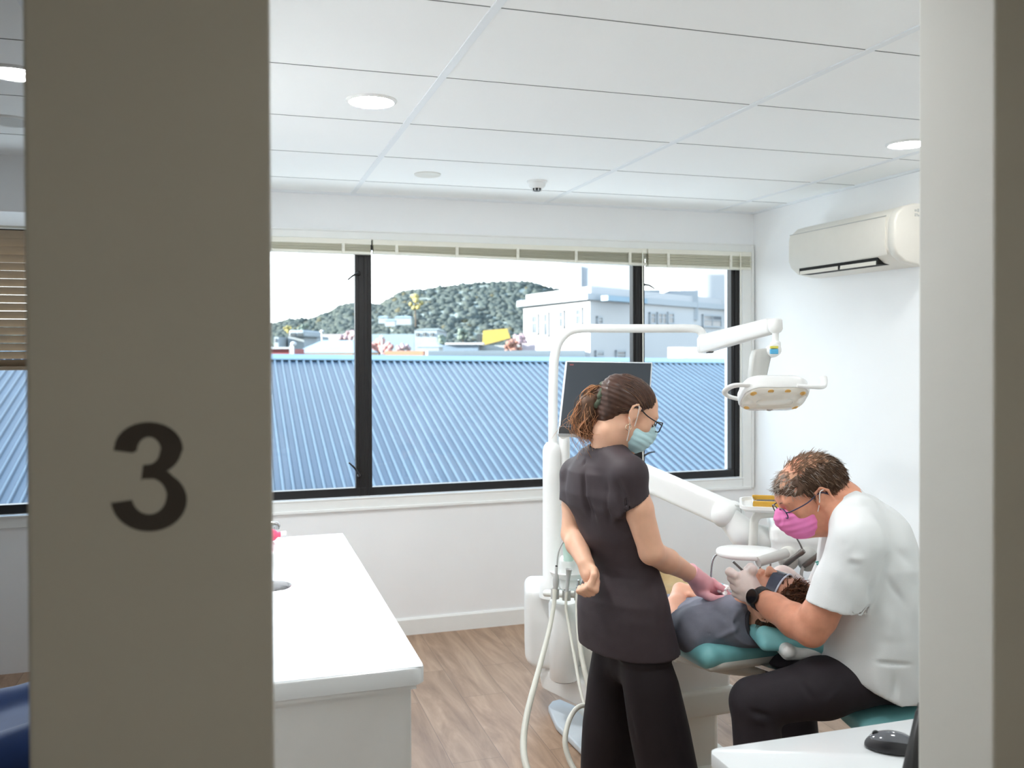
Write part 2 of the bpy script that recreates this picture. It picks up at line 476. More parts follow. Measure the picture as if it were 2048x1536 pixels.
# corridor ceiling
b = B(); box(b, (-3.0, -.75, 2.4), (XR+.15, 1.15, 2.5)); struct('ceiling_corridor', b, CORR)

# --- walls
ZS, ZT = .79, 2.205          # window opening
b = B()
box(b, (-3.0, YW, 0), (XR+.15, YW+.2, ZS)); box(b, (-3.0, YW, ZT), (XR+.15, YW+.2, CEIL+.1))
box(b, (3.062, YW, ZS), (XR+.15, YW+.2, ZT)); box(b, (-3.0, YW, ZS), (-2.6, YW+.2, ZT))
struct('wall_back', b, WALLP)
b = B(); box(b, (XR, -.75, 0), (XR+.15, YW, CEIL+.1)); struct('wall_right', b, WALLP)
b = B(); box(b, (-.17, 1.15, 0), (-.07, YW, CEIL)); struct('wall_partition', b, WALLP)
b = B(); box(b, (-3.15, -.75, 0), (-3.0, YW+.2, 2.55)); struct('wall_left', b, WALLP)
# corridor wall: pillar between two openings, and the stretch right of the opening
b = B(); box(b, (-.197, 1.0, 0), (.041, 1.147, CEIL), .004, 2); struct('wall_pillar', b, CORR)
b = B(); box(b, (1.018, 1.0, 0), (XR, 1.147, CEIL), .004, 2); struct('wall_front', b, CORR)
b = B(); box(b, (-3.0, 1.0, 0), (-1.25, 1.147, CEIL)); struct('wall_front_left', b, CORR)
b = B(); box(b, (-1.25, 1.003, 2.2), (1.018, 1.144, CEIL)); struct('wall_header', b, CORR)
b = B(); box(b, (-3.15, -.9, 0), (XR+.15, -.75, 2.55)); struct('wall_corridor', b, CORR)
# bulkhead over the window of the next room
b = B(); box(b, (-3.0, 4.42, 2.21), (-.17, YW, CEIL)); struct('wall_bulkhead', b, WALLP)

# added unseen slab under the sill outside, bounces daylight up to the ceiling
b = B(); box(b, (-5.0, YW+.2, .25), (6.5, 6.9, .42)); struct('bounce_ledge', b, mat('pale_bounce', rgb(192, 194, 192), .8, noise=.03, nscale=2))

# --- skirting
b = B(); prism(b, [(-.07, YW, 0), (-.07, YW-.014, 0), (-.07, YW-.014, .085), (-.07, YW-.006, .095), (-.07, YW, .095)], (XR+.07, 0, 0)); struct('baseboard_back', b, TRIM)
b = B(); prism(b, [(XR, 1.15, 0), (XR-.014, 1.15, 0), (XR-.014, 1.15, .085), (XR-.006, 1.15, .095), (XR, 1.15, .095)], (0, YW-1.165, 0)); struct('baseboard_right', b, TRIM)

# --- window architrave and sill board
b = B()
box(b, (-.06, YW-.016, ZT), (3.14, YW, ZT+.048), .003); box(b, (-.06, YW-.024, ZT+.04), (3.14, YW, ZT+.0486), .003)
box(b, (3.062, YW-.016, ZS-.066), (3.14, YW, ZT), .003); box(b, (3.124, YW-.024, ZS-.07), (3.142, YW, ZT+.048), .003)
box(b, (-.06, YW-.0155, ZS-.066), (3.0615, YW, ZS-.004), .003); box(b, (-.06, YW-.0235, ZS-.0745), (3.1235, YW-.001, ZS-.0585), .003)
box(b, (-.06, YW-.02, ZS-.012), (3.07, YW+.06, ZS-.001), .004)
struct('trim_1', b, TRIM)

# --- windows: black aluminium, one object per light, glass panes as children
def glass_material():
    m = bpy.data.materials.new('window_glass'); m.use_nodes = True; t = m.node_tree; t.nodes.clear(); N = t.nodes; L = t.links
    o = N.new('ShaderNodeOutputMaterial'); mx = N.new('ShaderNodeMixShader'); tr = N.new('ShaderNodeBsdfTransparent'); gl = N.new('ShaderNodeBsdfGlossy')
    tr.inputs[0].default_value = (.95, .97, .975, 1); gl.inputs['Roughness'].default_value = .02
    lw = N.new('ShaderNodeLayerWeight'); lw.inputs[0].default_value = .5      # Schlick, the same from both sides of the thin pane
    p5 = N.new('ShaderNodeMath'); p5.operation = 'POWER'; p5.inputs[1].default_value = 5.0
    f = N.new('ShaderNodeMath'); f.operation = 'MULTIPLY_ADD'; f.inputs[1].default_value = .9; f.inputs[2].default_value = .03
    L.new(lw.outputs['Facing'], p5.inputs[0]); L.new(p5.outputs[0], f.inputs[0]); L.new(f.outputs[0], mx.inputs[0]); L.new(tr.outputs[0], mx.inputs[1]); L.new(gl.outputs[0], mx.inputs[2]); L.new(mx.outputs[0], o.inputs[0])
    return m
GLASS = glass_material()
YF0, YF1 = 5.0, 5.05
def latch(x, z, s, parent, a=0.):
    q = B(); lathe(q, (x, YF0-.0, z), (0, -1, 0), [(.013, 0), (.013, .008), (.008, .014), (.008, .02), (0, .021)], 14)
    tube(q, [(x, YF0-.018, z), (x+s*.03, YF0-.03, z-.012+a*.5), (x+s*.062, YF0-.034, z-.038+a)], [.006, .0055, .004], 8, 3)
    return obj('window_latch', q, BLACK, parent, 40)
def window(name, x0, x1, left_w, right_w, latches=()):
    b = B()
    box(b, (x0, YF0, ZS), (x1, YF1, ZS+.045), .002); box(b, (x0, YF0, ZT-.05), (x1, YF1, ZT), .002)
    box(b, (x0, YF0, ZS+.045), (x0+left_w, YF1, ZT-.05), .002); box(b, (x1-right_w, YF0, ZS+.045), (x1, YF1, ZT-.05), .002)
    for xx in (x0+left_w*.55, x1-right_w*.55): box(b, (xx-.003, YF0-.006, ZS), (xx+.003, YF0, ZT-.05))
    fr = struct(name, b, ALU)
    b = B(); box(b, (x0+left_w*.8, YF0+.02, ZS+.04), (x1-right_w*.8, YF0+.026, ZT-.045)); p = obj('pane', b, GLASS, fr); p['kind'] = 'structure'
    for l in latches: latch(l[0], l[1], l[2], fr, *l[3:])
    return fr
window('window_1', -.06, .700, .05, .050, [(.668, 2.02, -1), (.668, .905, -1, .115)])
window('window_2', .700, 2.362, .040, .036)
window('window_3', 2.362, 3.062, .042, .06, [(2.392, 1.99, 1, .012), (2.392, .95, 1, .06)])
window('window_4', -2.6, -.17, .05, .05)

# --- rolled-up venetian blinds
SLAT = mat('blind_slat', rgb(206, 203, 182), .5, noise=.02)
CREAM = mat('blind_plastic', rgb(238, 236, 224), .4, noise=.01)
def blind(x0, x1, z0, drop, clips, cords, label):
    t = thing('venetian_blind', ((x0+x1)/2, YW+.0, ZT), label, 'blind', 'raised venetian blinds over the window')
    y0, y1 = YW-.035, YW+.012
    def zz(x): return -drop*(x-x0)/(x1-x0)
    b = B(); box(b, (x0, y0, ZT-.03), (x1, y1, ZT-.001), .003); obj('headrail', b, CREAM, t)
    b = B()
    n = 7; ztop = ZT-.03; hh = (ztop-(z0+.012))/n
    for i in range(n):                      # the bundle of slats, pressed together
        za = ztop-hh*(i+.5); jig = .0022*sin(i*2.7+x0); dz = zz(x1)*(i+.5)/n
        v0 = [(x0+.004, y0+.002+jig, za-hh*.40), (x0+.004, y1-.002, za-hh*.48), (x0+.004, y1-.002, za+hh*.48), (x0+.004, y0+.002+jig, za+hh*.36)]
        loft(b, [v0, [(x1-.004, q[1], q[2]+dz) for q in v0]])
    obj('slats', b, SLAT, t)
    b = B(); prism(b, [(x0+.002, y0, z0), (x0+.002, y1, z0), (x0+.002, y1, z0+.013), (x0+.002, y0, z0+.013)], (x1-x0-.004, 0, zz(x1)), .002); obj('bottom_rail', b, CREAM, t)
    for x in clips:
        b = B(); z = z0+zz(x)
        rbox(b, (x, y0-.004, (z+ZT-.03)/2+.002), AX0, (.0085, .004, (ZT-.03-z)/2+.004), .002)
        rbox(b, (x, y0-.008, (z+ZT-.03)/2+.012), AX0, (.006, .004, .009), .002)
        obj('ladder_clip', b, CREAM, t)
    for x, zb in cords:
        b = B(); tube(b, [(x, y0-.01, ZT-.012), (x+.001, y0-.012, 1.6), (x, y0-.01, zb)], .0035, 8, 4); tube(b, [(x, y0-.01, zb+.0), (x, y0-.01, zb-.035)], [.004, .008], 8)
        obj('cord', b, CREAM, t, 40)
    return t
blind(-.05, .733, 2.128, .006, [.58, .12], [], 'cream venetian blind pulled up above the left-hand casement behind the number pillar')
blind(.742, 2.395, 2.128, .026, [.872, 1.215, 1.575, 1.935, 2.28], [(2.36, .9)], 'longest cream venetian blind pulled up above the wide middle pane')
blind(2.402, 3.115, 2.096, .004, [2.535, 2.965], [(3.03, .83)], 'short cream venetian blind pulled up above the narrow pane by the right wall')

# lowered blind of the next room
LSLAT = mat('brown_slat', rgb(168, 148, 124), .5, noise=.03)
t = thing('venetian_blind', (-1.4, YW-.02, 2.2), 'lowered tan venetian blind in the next room left of the number pillar', 'blind')
b = B(); box(b, (-2.6, YW-.06, 2.2), (-.18, YW-.012, 2.245), .003); obj('headrail', b, CREAM, t)
b = B()
for i in range(17):
    z = 2.172-.0395*i
    prism(b, [(-2.59, YW-.052, z+.0175), (-2.59, YW-.036, z+.003), (-2.59, YW-.018, z-.0175), (-2.59, YW-.0195, z-.019), (-2.59, YW-.038, z+.001), (-2.59, YW-.0535, z+.016)], (2.40, 0, 0))
obj('slats', b, LSLAT, t)
b = B(); box(b, (-2.59, YW-.055, 1.505), (-.19, YW-.015, 1.525), .003); obj('bottom_rail', b, LSLAT, t)
for x in (-2.3, -1.6, -.9, -.4):
    b = B(); box(b, (x-.0012, YW-.061, 1.51), (x+.0012, YW-.0595, 2.2)); obj('ladder_cord', b, LSLAT, t)
b = B()
box(b, (-2.6, YW-.016, ZS-.066), (-.17, YW, ZS-.004), .003); box(b, (-2.6, YW-.03, ZS-.012), (-.17, YW+.06, ZS-.001), .004)
struct('trim_2', b, TRIM)

# --- number on the pillar: flat dark vinyl digit
def digit3():
    """bold grotesque numeral 3, outline in photo pixels"""
    def arc(cx, cy, rx, ry, a0, a1, n=14): return [(cx+rx*cos(radians(a0+(a1-a0)*i/n)), cy-ry*sin(radians(a0+(a1-a0)*i/n))) for i in range(n+1)]
    o = [(227, 901)]+arc(297, 898, 69, 54, 176, 0)[1:]+arc(297, 899, 66, 52, -2, -58, 6)[1:]
    o += [(335, 942)]+arc(302, 1000, 72, 60, 52, -2, 8)+arc(298, 1000, 76, 63, -2, -178, 18)[1:]+[(224, 1006), (264, 1000)]
    o += arc(298, 991, 35, 38, 198, 360, 14)+arc(301, 995, 33, 38, 6, 82, 8)+[(285, 958), (282, 963), (286, 930), (298, 929)]
    o += arc(296, 900, 24, 29, -75, 0, 8)+arc(298, 902, 24, 28, 4, 178, 12)+[(266, 906)]
    bm = bmesh.new(); prism(bm, [on(x, y, Y=.9994) for x, y in o], np.array([0, .0006, 0]))
    bmesh.ops.triangulate(bm, faces=[f for f in bm.faces if len(f.verts) > 4]); bmesh.ops.recalc_face_normals(bm, faces=bm.faces[:])
    me = bpy.data.meshes.new('number_sign'); bm.to_mesh(me); bm.free(); return me
sg = link('number_sign', digit3(), mat('dark_vinyl', rgb(72, 66, 62), .5, noise=.03))
tag(sg, 'large dark numeral 3 on the shaded pillar', 'sign')

# --- ceiling lights
DIFF = mat('light_diffuser', (1, .99, .97, 1), .5, emit=LAMP_E, ecol=(.97, .98, .98, 1))
DIFFOFF = mat('light_diffuser_off', rgb(190, 190, 186), .4)
DIFFLOW = mat('light_diffuser_low', (1, .99, .97, 1), .5, emit=LAMP_E*.14, ecol=(.97, .98, .98, 1))
def downlight(x, y, label, on_=True, r=.088, group='round ceiling downlights'):
    t = thing('ceiling_light', (x, y, CEIL), label, 'ceiling light', group)
    b = B(); lathe(b, (x, y, CEIL+.004), (0, 0, -1), [(r-.014, 0), (r-.014, .010), (r-.010, .012), (r-.002, .008), (r, .004), (r, 0)], 40)
    rim = obj('rim', b, TRIM, t, 50)
    b = B(); lathe(b, (x, y, CEIL+.002), (0, 0, -1), [(r-.014, 0), (r-.014, .008), (r*.5, .0095), (0, .0098)], 40)
    obj('diffuser', b, (DIFFLOW if x > 2 or x < 0 else DIFF) if on_ else DIFFOFF, t, 60)
downlight(.463, 3.105, 'round lit downlight in the white tiles nearest the number pillar')
downlight(2.711, 3.117, 'round lit downlight above the wall air conditioner, cut by the door jamb')
downlight(-.633, 3.106, 'small lit downlight in the next room at the left edge of the photo')
downlight(-.784, 3.757, 'unlit downlight in the next room, below the lit one at the left edge', False)

# --- smoke detector, blank plate
t = thing('smoke_detector', (1.49, 4.349, CEIL), 'small white smoke detector on the ceiling near the window wall', 'smoke detector')
c = (1.49, 4.349, CEIL)
b = B(); lathe(b, c, (0, 0, -1), [(.052, 0), (.052, .008), (.048, .012), (.044, .013)], 36); obj('base', b, PLAST, t, 40)
b = B(); lathe(b, c, (0, 0, -1), [(.044, .012), (.042, .026), (.034, .036), (.026, .038)], 36); obj('housing', b, PLAST, t, 50)
b = B(); lathe(b, c, (0, 0, -1), [(.024, .036), (.022, .048), (.016, .052), (0, .052)], 24); obj('sensor_grille', b, BLACK, t, 40)
b = B()
for k in range(8):
    a = 2*pi*k/8; box(b, (c[0]+.0235*cos(a)-.002, c[1]+.0235*sin(a)-.002, CEIL-.051), (c[0]+.0235*cos(a)+.002, c[1]+.0235*sin(a)+.002, CEIL-.036))
obj('sensor_bars', b, PLAST, t)
b = B(); lathe(b, (.917, 4.325, CEIL), (0, 0, -1), [(.065, 0), (.065, .005), (.058, .009), (0, .010)], 40)
tag(obj('ceiling_plate', b, PLAST2, None, 40), 'faint round blank plate on the ceiling left of the smoke detector', 'ceiling plate')

# --- air conditioner on the right wall
t = thing('air_conditioner', (XR, 4.05, 2.13), 'white split air conditioner high on the right wall', 'air conditioner')
ya, yb, dz_ = 3.475, 4.30, -.025
prof = [(XR, 2.30), (XR-.10, 2.298), (XR-.155, 2.283), (XR-.19, 2.252), (XR-.205, 2.215), (XR-.208, 2.10), (XR-.19, 2.062), (XR-.15, 2.032), (XR-.06, 2.015), (XR, 2.015)]
ACM = mat('ac_plastic', rgb(226, 222, 212), .35, noise=.01)
b = B(); prism(b, [(x, ya, z) for x, z in [(x, z+dz_) for x, z in prof]], (0, yb-ya, 0), .008, 2, True); obj('casing', b, ACM, t, 35)
b = B(); q = [(XR-.2055, 2.248), (XR-.2135, 2.215), (XR-.2145, 2.10), (XR-.198, 2.064), (XR-.19, 2.07), (XR-.205, 2.10), (XR-.204, 2.215)]
prism(b, [(x, ya+.05, z) for x, z in [(x, z+dz_) for x, z in q]], (0, yb-ya-.06, 0), .003, 2, True); obj('front_panel', b, ACM, t, 35)
b = B(); tube(b, [(XR-.2075, ya+.05, 2.222), (XR-.2075, yb-.012, 2.222)], .0022, 8); obj('panel_gap', b, GREYP, t, 60)
b = B(); box(b, (XR-.188, ya+.13, 2.026+dz_), (XR-.10, yb-.07, 2.060+dz_)); o = obj('air_outlet', b, DARK, t)
for y0_, y1_ in ((ya+.14, 3.88), (3.90, yb-.08)):
    b = B(); prism(b, [(XR-.1945, y0_, 2.000), (XR-.1915, y0_, 2.019), (XR-.1885, y0_, 2.019), (XR-.1885, y0_, 2.000)], (0, y1_-y0_, 0), .001); obj('louver', b, ACM, t)
for yy in (ya+.15, 3.89, yb-.09):
    b = B(); rbox(b, (XR-.165, yy, 2.012), AX0, (.012, .012, .01), .004); obj('louver_pivot', b, ACM, t)
b = B(); q = [(XR-.004, 2.304), (XR-.10, 2.302), (XR-.158, 2.287), (XR-.195, 2.254), (XR-.211, 2.215), (XR-.214, 2.10), (XR-.195, 2.06), (XR-.15, 2.027), (XR-.06, 2.010), (XR-.004, 2.010)]
prism(b, [(x, ya-.014, z) for x, z in [(x, z+dz_) for x, z in q]], (0, .05, 0), .01, 3, True); obj('end_cap', b, ACM, t, 35)
b = B()
for i, (dx, dz, w, h) in enumerate([(0, 0, .012, .010), (.0, -.014, .018, .005), (0, -.022, .010, .006), (.016, -.002, .010, .016), (.016, -.022, .012, .008)]):
    box(b, (XR-.10+dx, ya-.0155, 2.262+dz+dz_), (XR-.10+dx+w, ya-.0138, 2.262+dz+h+dz_))
obj('rating_marks', b, GREYP, t)
K_OUT = .27
def rgbo(r, g, b): return (lin(r)*K_OUT, lin(g)*K_OUT, lin(b)*K_OUT, 1)
# ================================================================== beyond the window
# --- blue ribbed metal roof of the low building next door
OW0 = mat('grey_render', rgbo(200, 204, 206), .8)
GND = -7.0
RY1, RY0, PITCH = 24.0, 8.0, .18
def zr(x): return 1.42-.0155*x                       # ridge falls a little to the right
ROOFM = mat('blue_roof_steel', tuple(.19*c for c in rgb(84, 122, 154)[:3])+(1,), .40, spec=.5, noise=.10, nscale=1.2)
bm = B(); x = -16.0; ring = []
while x < 27:
    for dx, dz in ((0, 0), (.075, 0), (.112, .045), (.134, .045), (.158, 0)): ring.append((x+dx, dz))
    x += PITCH
low = [bm.verts.new((x, RY0, zr(x)-.302*(RY1-RY0)+dz)) for x, dz in ring]
high = [bm.verts.new((x, RY1, zr(x)+dz)) for x, dz in ring]
for i in range(len(ring)-1): bm.faces.new([low[i], low[i+1], high[i+1], high[i]])
t = thing('metal_roof', (0, 16, -1), 'blue ribbed metal roof just outside the window', 'roof')
obj('ribbed_sheet', bm, ROOFM, t)
b = B()
prism(b, [(-16, RY1-.30, zr(-16)-.02), (-16, RY1-.31, zr(-16)-.05), (-16, RY1+.0, zr(-16)+.075), (-16, RY1+.3, zr(-16)-.03), (-16, RY1, zr(-16)+.095)], (43, 0, -.0155*43)); obj('ridge_cap', b, mat('blue_flashing', rgbo(140, 184, 214), .4, metal=.2), t)
b = B(); box(b, (-16, RY0+.2, -6), (27, RY1-.4, -3.6)); obj('wall', b, OW0, t)
b = B(); prism(b, [(5.2, RY1+.6, GND), (5.2, RY1+.6, 1.56), (5.2, RY1+.9, 1.56), (5.2, RY1+.9, GND)], (4.7, 0, 0)); tag(obj('parapet', b, mat('pale_flashing', rgbo(206, 222, 230), .5)), 'pale flat parapet behind the right part of the blue roof ridge', 'parapet')

b = B(); box(b, (-260, 27, GND-.5), (420, 700, GND)); tag(struct('ground', b, mat('town_ground', rgbo(150, 158, 150), .9, noise=.2, nscale=.05)))

AXV = np.stack([RH, FH, UPZ])
def obox(b, x0, y0, x1, y1, t, dep, bev=0.):
    """block whose front spans the photo rectangle at distance t"""
    a = P(x0, y1, t); c = P(x1, y0, t)
    w = (c-a)@RH; h = c[2]-a[2]
    return rbox(b, a+RH*w/2+FH*dep/2+UPZ*h/2, AXV, (w/2, dep/2, h/2), bev)
def pxy(x, y, t): return P(x, y, t)
def slabq(b, pts, dep):
    """outline of photo points at given distances, thickened away from the viewer"""
    prism(b, [P(*p) for p in pts], FH*dep)
OW = mat('painted_render', rgbo(238, 244, 250), .8, noise=.02, nscale=.3)
OW2 = mat('painted_render_pale', rgbo(214, 226, 236), .8, noise=.03, nscale=.3)
OGL = mat('far_window', rgbo(110, 122, 134), .2, noise=.1, nscale=2)
OGL2 = mat('far_window_dark', rgbo(70, 84, 92), .2)
TRIMB = mat('blue_band', rgbo(150, 196, 226), .6)

# --- large white corner building
bt = thing('building', P(1180, 760, 62), 'big white corner building with a tall tower behind the middle pane', 'building')
tc_, tl, tr_ = 55., 64., 72.
def fac(pa, pb, s, y_c):           # point on a facade: fraction s from corner to the far end, y measured at the corner scale
    x = pa[0]+(pb[0]-pa[0])*0
    return None
Cb = P(1180, 598, tc_); zT = Cb[2]; zB = GND
Lb = P(1047, 612, tl); Rb = P(1500, 612, 74.)
Cxy = np.array([Cb[0], Cb[1], 0]); Lxy = np.array([Lb[0], Lb[1], 0]); Rxy = np.array([Rb[0], Rb[1], 0])
back = Lxy+(Rxy-Cxy)
b = B(); prism(b, [Cxy+UPZ*zB, Rxy+UPZ*zB, back+UPZ*zB, Lxy+UPZ*zB], UPZ*(zT-zB)); obj('walls', b, OW, bt)
def out_poly(e, z0, z1, m, name):
    c_ = (Cxy+back)/2; q = [c_+(p-c_)*(1+e/np.linalg.norm(p-c_)) for p in (Cxy, Rxy, back, Lxy)]
    b = B(); prism(b, [p+UPZ*z0 for p in q], UPZ*(z1-z0)); obj(name, b, m, bt)
out_poly(.55, zT-.05, zT+.35, OW2, 'cornice'); out_poly(.12, zT-4.15, zT-3.95, OW2, 'string_course'); out_poly(-.2, zT+.35, zT+.8, OW, 'parapet')
def hit_wall(x, y, A, Bp):
    """where the view through photo pixel (x,y) meets the vertical wall A-B"""
    r = ray(x, y); n = np.cross(Bp-A, UPZ); return C0+r*(((A-C0)@n)/(r@n))
def wall_win(x0, y0, x1, y1, A, Bp, m=OGL, name='window', sill=True):
    n = _n(np.cross(Bp-A, UPZ)); n = n if n@FH < 0 else -n
    p0 = hit_wall(x0, y0, A, Bp); p1 = hit_wall(x1, y0, A, Bp); p2 = hit_wall(x0, y1, A, Bp)
    h = p0[2]-p2[2]; w = np.linalg.norm((p1-p0)[:2])
    u = _n([*(p1-p0)[:2], 0]); c_ = (np.array([p0[0], p0[1], 0])+np.array([p1[0], p1[1], 0]))/2+UPZ*(p0[2]-h/2)
    b = B(); rbox(b, c_+n*.04, np.stack([u, n, UPZ]), (w/2, .06, h/2)); f = obj(name, b, m, bt)
    b = B()
    for s in (-1, 1): rbox(b, c_+u*s*w/2+n*.06, np.stack([u, n, UPZ]), (.06, .08, h/2+.06))
    for s in (-1, 1): rbox(b, c_+UPZ*s*h/2+n*.06, np.stack([u, n, UPZ]), (w/2+.06, .09, .06))
    if w > 1.2: rbox(b, c_+n*.05, np.stack([u, n, UPZ]), (.04, .08, h/2))
    rbox(b, c_+n*.05+UPZ*h*.1, np.stack([u, n, UPZ]), (w/2, .08, .03))
    obj('window_frame', b, OW2, f)
for q in [(1067, 631, 1078, 668), (1091, 627, 1099, 672), (1122, 623, 1130, 655), (1155, 618, 1166, 650)]: wall_win(*q, Lxy, Cxy)
for q in [(1155, 703, 1166, 712), (1120, 703, 1132, 711)]: wall_win(*q, Lxy, Cxy, OGL2)
for q in [(1193, 634, 1202, 648), (1190, 703, 1204, 712), (1231, 702, 1248, 722), (1298, 626, 1308, 647), (1313, 626, 1330, 648), (1334, 626, 1345, 647), (1404, 630, 1440, 653)]: wall_win(*q, Cxy, Rxy)
# tower on the roof
b = B(); A_ = P(1133, 720, 60.); B_ = P(1268, 720, 60.); h0 = P(1133, 640, 60.)[2]; h1 = P(1133, 430, 60.)[2]
A_[2] = B_[2] = h0; prism(b, [A_, B_, B_+FH*6, A_+FH*6], UPZ*(h1-h0)); obj('tower', b, mat('tower_render', rgbo(196, 208, 220), .8, noise=.03, nscale=.3), bt)
A2 = A_*[1, 1, 0]; B2 = B_*[1, 1, 0]; wall_win(1157, 535, 1161, 578, A2, B2, OGL)
b = B(); obox(b, 1290, 580, 1320, 640, 66, 5); obox(b, 1320, 586, 1340, 640, 66, 5); obox(b, 1340, 581, 1396, 640, 66, 5); obj('roof_parapet', b, OW2, bt)
b = B(); obox(b, 1390, 528, 1520, 640, 70, 6); obj('roof_block', b, OW, bt)
b = B(); A2 = hit_wall(1184, 601, Cxy, Rxy); B2 = hit_wall(1264, 606, Cxy, Rxy); nn = _n(np.cross(Rxy-Cxy, UPZ)); nn = nn if nn@FH < 0 else -nn
rbox(b, (A2+B2)/2+nn*.9+UPZ*.1, np.stack([_n((B2-A2)*[1, 1, 0]), nn, UPZ]), (np.linalg.norm(B2-A2)/2, .25, .16)); obj('blue_gutter', b, TRIMB, bt)
b = B(); obox(b, 1367, 694, 1470, 930, 50, 5); tag(obj('annex', b, mat('annex_render', rgbo(236, 240, 244), .8)), 'low white annex wall in front of the big corner building', 'building')
b = B(); obox(b, 1044, 686, 1071, 706, 42.5, .4); q_ = P(1057, 706, 42.6); rbox(b, [q_[0], q_[1]+.1, (q_[2]+GND)/2], AXV, (.06, .06, (q_[2]-GND)/2)); tag(obj('billboard', b, mat('pale_pink_board', rgbo(226, 216, 230), .7)), 'small pale square board beside the reddish bush at the corner building', 'board')

# --- low roofs and houses along the ridge, left to right
def house(x0, y0, x1, y1, t, dep, m, label, roof=None, wins=(), rm=None, cat='house'):
    th = thing('house', P((x0+x1)/2, y1, t)+FH*dep/2, label, cat)
    b = B(); gy_ = CY-(GND-C0[2]-0)*0; obox(b, x0, y0, x1, y1, t, dep)
    if y1 < 720 and t < 200:
        zb = P(x0, y1, t)[2]; a_ = P(x0, y1, t); w_ = px(x1-x0, t); h_ = (zb-GND)/2; rbox(b, a_+RH*w_/2+FH*dep/2-UPZ*h_, AXV, (w_/2, dep/2, h_))
    obj('walls', b, m, th)
    if roof:                            # (ridge inset px left, right, height px)
        il, ir, hp = roof; a = P(x0, y0, t); c = P(x1, y0, t); h = px(hp, t); o = px(2, t)
        a0 = a-RH*o-FH*o; c0 = c+RH*o-FH*o; c1 = c+RH*o+FH*(dep+o); a1 = a-RH*o+FH*(dep+o)
        r0 = a+RH*px(il, t)+FH*dep/2+UPZ*h; r1 = c-RH*px(ir, t)+FH*dep/2+UPZ*h
        b = B(); v = [b.verts.new(p) for p in (a0, c0, c1, a1, r0, r1)]
        for f in ((0, 1, 5, 4), (1, 2, 5), (2, 3, 4, 5), (3, 0, 4), (3, 2, 1, 0)): b.faces.new([v[i] for i in f])
        obj('roof', b, rm, th)
    for q in wins:
        b = B(); obox(b, *q, t-.06, .2); w = obj('window', b, OGL2, th)
        b = B(); xm = (q[0]+q[2])/2; obox(b, xm-.4, q[1], xm+.4, q[3], t-.12, .1); obj('window_frame', b, OW, w)
    return th
HB = mat('pale_blue_wall', rgbo(196, 214, 226), .8, noise=.04, nscale=.4); HR = mat('pale_blue_roof', rgbo(176, 208, 230), .6, noise=.08, nscale=.5)
RED = mat('red_wall', rgbo(186, 88, 92), .8, noise=.05, nscale=.5); ORG = mat('orange_fascia', rgbo(222, 178, 128), .7, noise=.05, nscale=.5)
hr_ = house(500, 698, 578, 711, 34, 2.5, RED, 'low dark red wall with pale capping at the left above the blue roof', None)
b = B(); obox(b, 498, 694, 583, 698, 33.8, .15); obox(b, 498, 711.5, 581, 716, 33.7, .5); obox(b, 579, 690, 584, 712, 33.6, .4); obj('capping', b, OW2, hr_)
house(588, 706, 706, 724, 38, 7, ORG, 'pale blue hipped roof on an orange band left of the thick mullion', (22, 30, 27), (), HR)
house(576, 672, 608, 700, 60, 8, HB, 'small pale house with two dark upper windows at the far left', (8, 8, 3), [(580, 667, 590, 671.5), (595, 667, 606, 671.5)], HR)
b = B(); obox(b, 578, 660, 609, 674, 59, 5, .1); obj('upper_storey', b, HB, bpy.data.objects['house.002'])
for q in ((580, 666, 591, 672), (595, 666, 606, 672)):
    b = B(); obox(b, *q, 58.9, .2); obj('upper_window', b, OGL2, bpy.data.objects['house.002'])
house(548, 674, 557, 692, 58, 6, HB, 'narrow pale house end at the very left edge of the view', None, [(549, 677, 552, 684)])
house(612, 668, 728, 690, 75, 10, mat('pink_grey_wall', rgbo(214, 212, 220), .8, noise=.04, nscale=.4), 'long pinkish grey building behind the hipped roof')
house(745, 668, 828, 705, 70, 10, mat('blue_grey_wall', rgbo(176, 204, 222), .8, noise=.04, nscale=.4), 'long pale blue building right of the thick mullion')
house(829, 660, 874, 690, 62, 9, HB, 'pale two storey house with three small windows in mid view', (6, 6, 6), [(832, 666, 838, 672), (846, 665, 852, 672), (861, 666, 867, 672)], mat('green_grey_roof', rgbo(150, 172, 170), .7))
house(834, 694, 878, 708, 48, 6, HB, 'low pale blue gable below the two storey house', (10, 16, 10), (), HR)
hs_ = house(886, 690, 956, 714, 42, 1.8, mat('steel_blue_wall', rgbo(142, 172, 200), .7, noise=.04, nscale=.5), 'steel blue shed with a white edge left of the yellow wall', None)
b = B(); obox(b, 890, 685, 966, 689.5, 41.8, 2.2); obj('roof_edge', b, OW, hs_)
house(958, 690, 1040, 716, 44, 1.6, mat('grey_white_wall', rgbo(206, 218, 222), .8, noise=.04), 'grey white low wall right under the yellow wall')
b = B(); slabq(b, [(964, 692, 50), (966, 661, 50), (1014, 657, 50), (1021, 676, 50), (992, 684, 50), (968, 690, 50)], 4); tag(obj('yellow_wall', b, mat('yellow_paint', rgbo(222, 196, 84), .7, noise=.06, nscale=.6)), 'bright yellow end wall left of the corner building', 'wall')
b = B(); obox(b, 954, 667, 962, 684, 52, 2); tag(obj('doorway', b, OGL2), 'dark blue doorway beside the yellow wall', 'doorway')
b = B(); obox(b, 770, 702, 846, 713, 36, 3); tag(obj('orange_roof', b, mat('orange_paint', rgbo(232, 164, 128), .7, noise=.06, nscale=.6)), 'flat orange roof just above the blue ridge', 'roof')
VAN = mat('white_enamel', rgbo(238, 234, 236), .5)
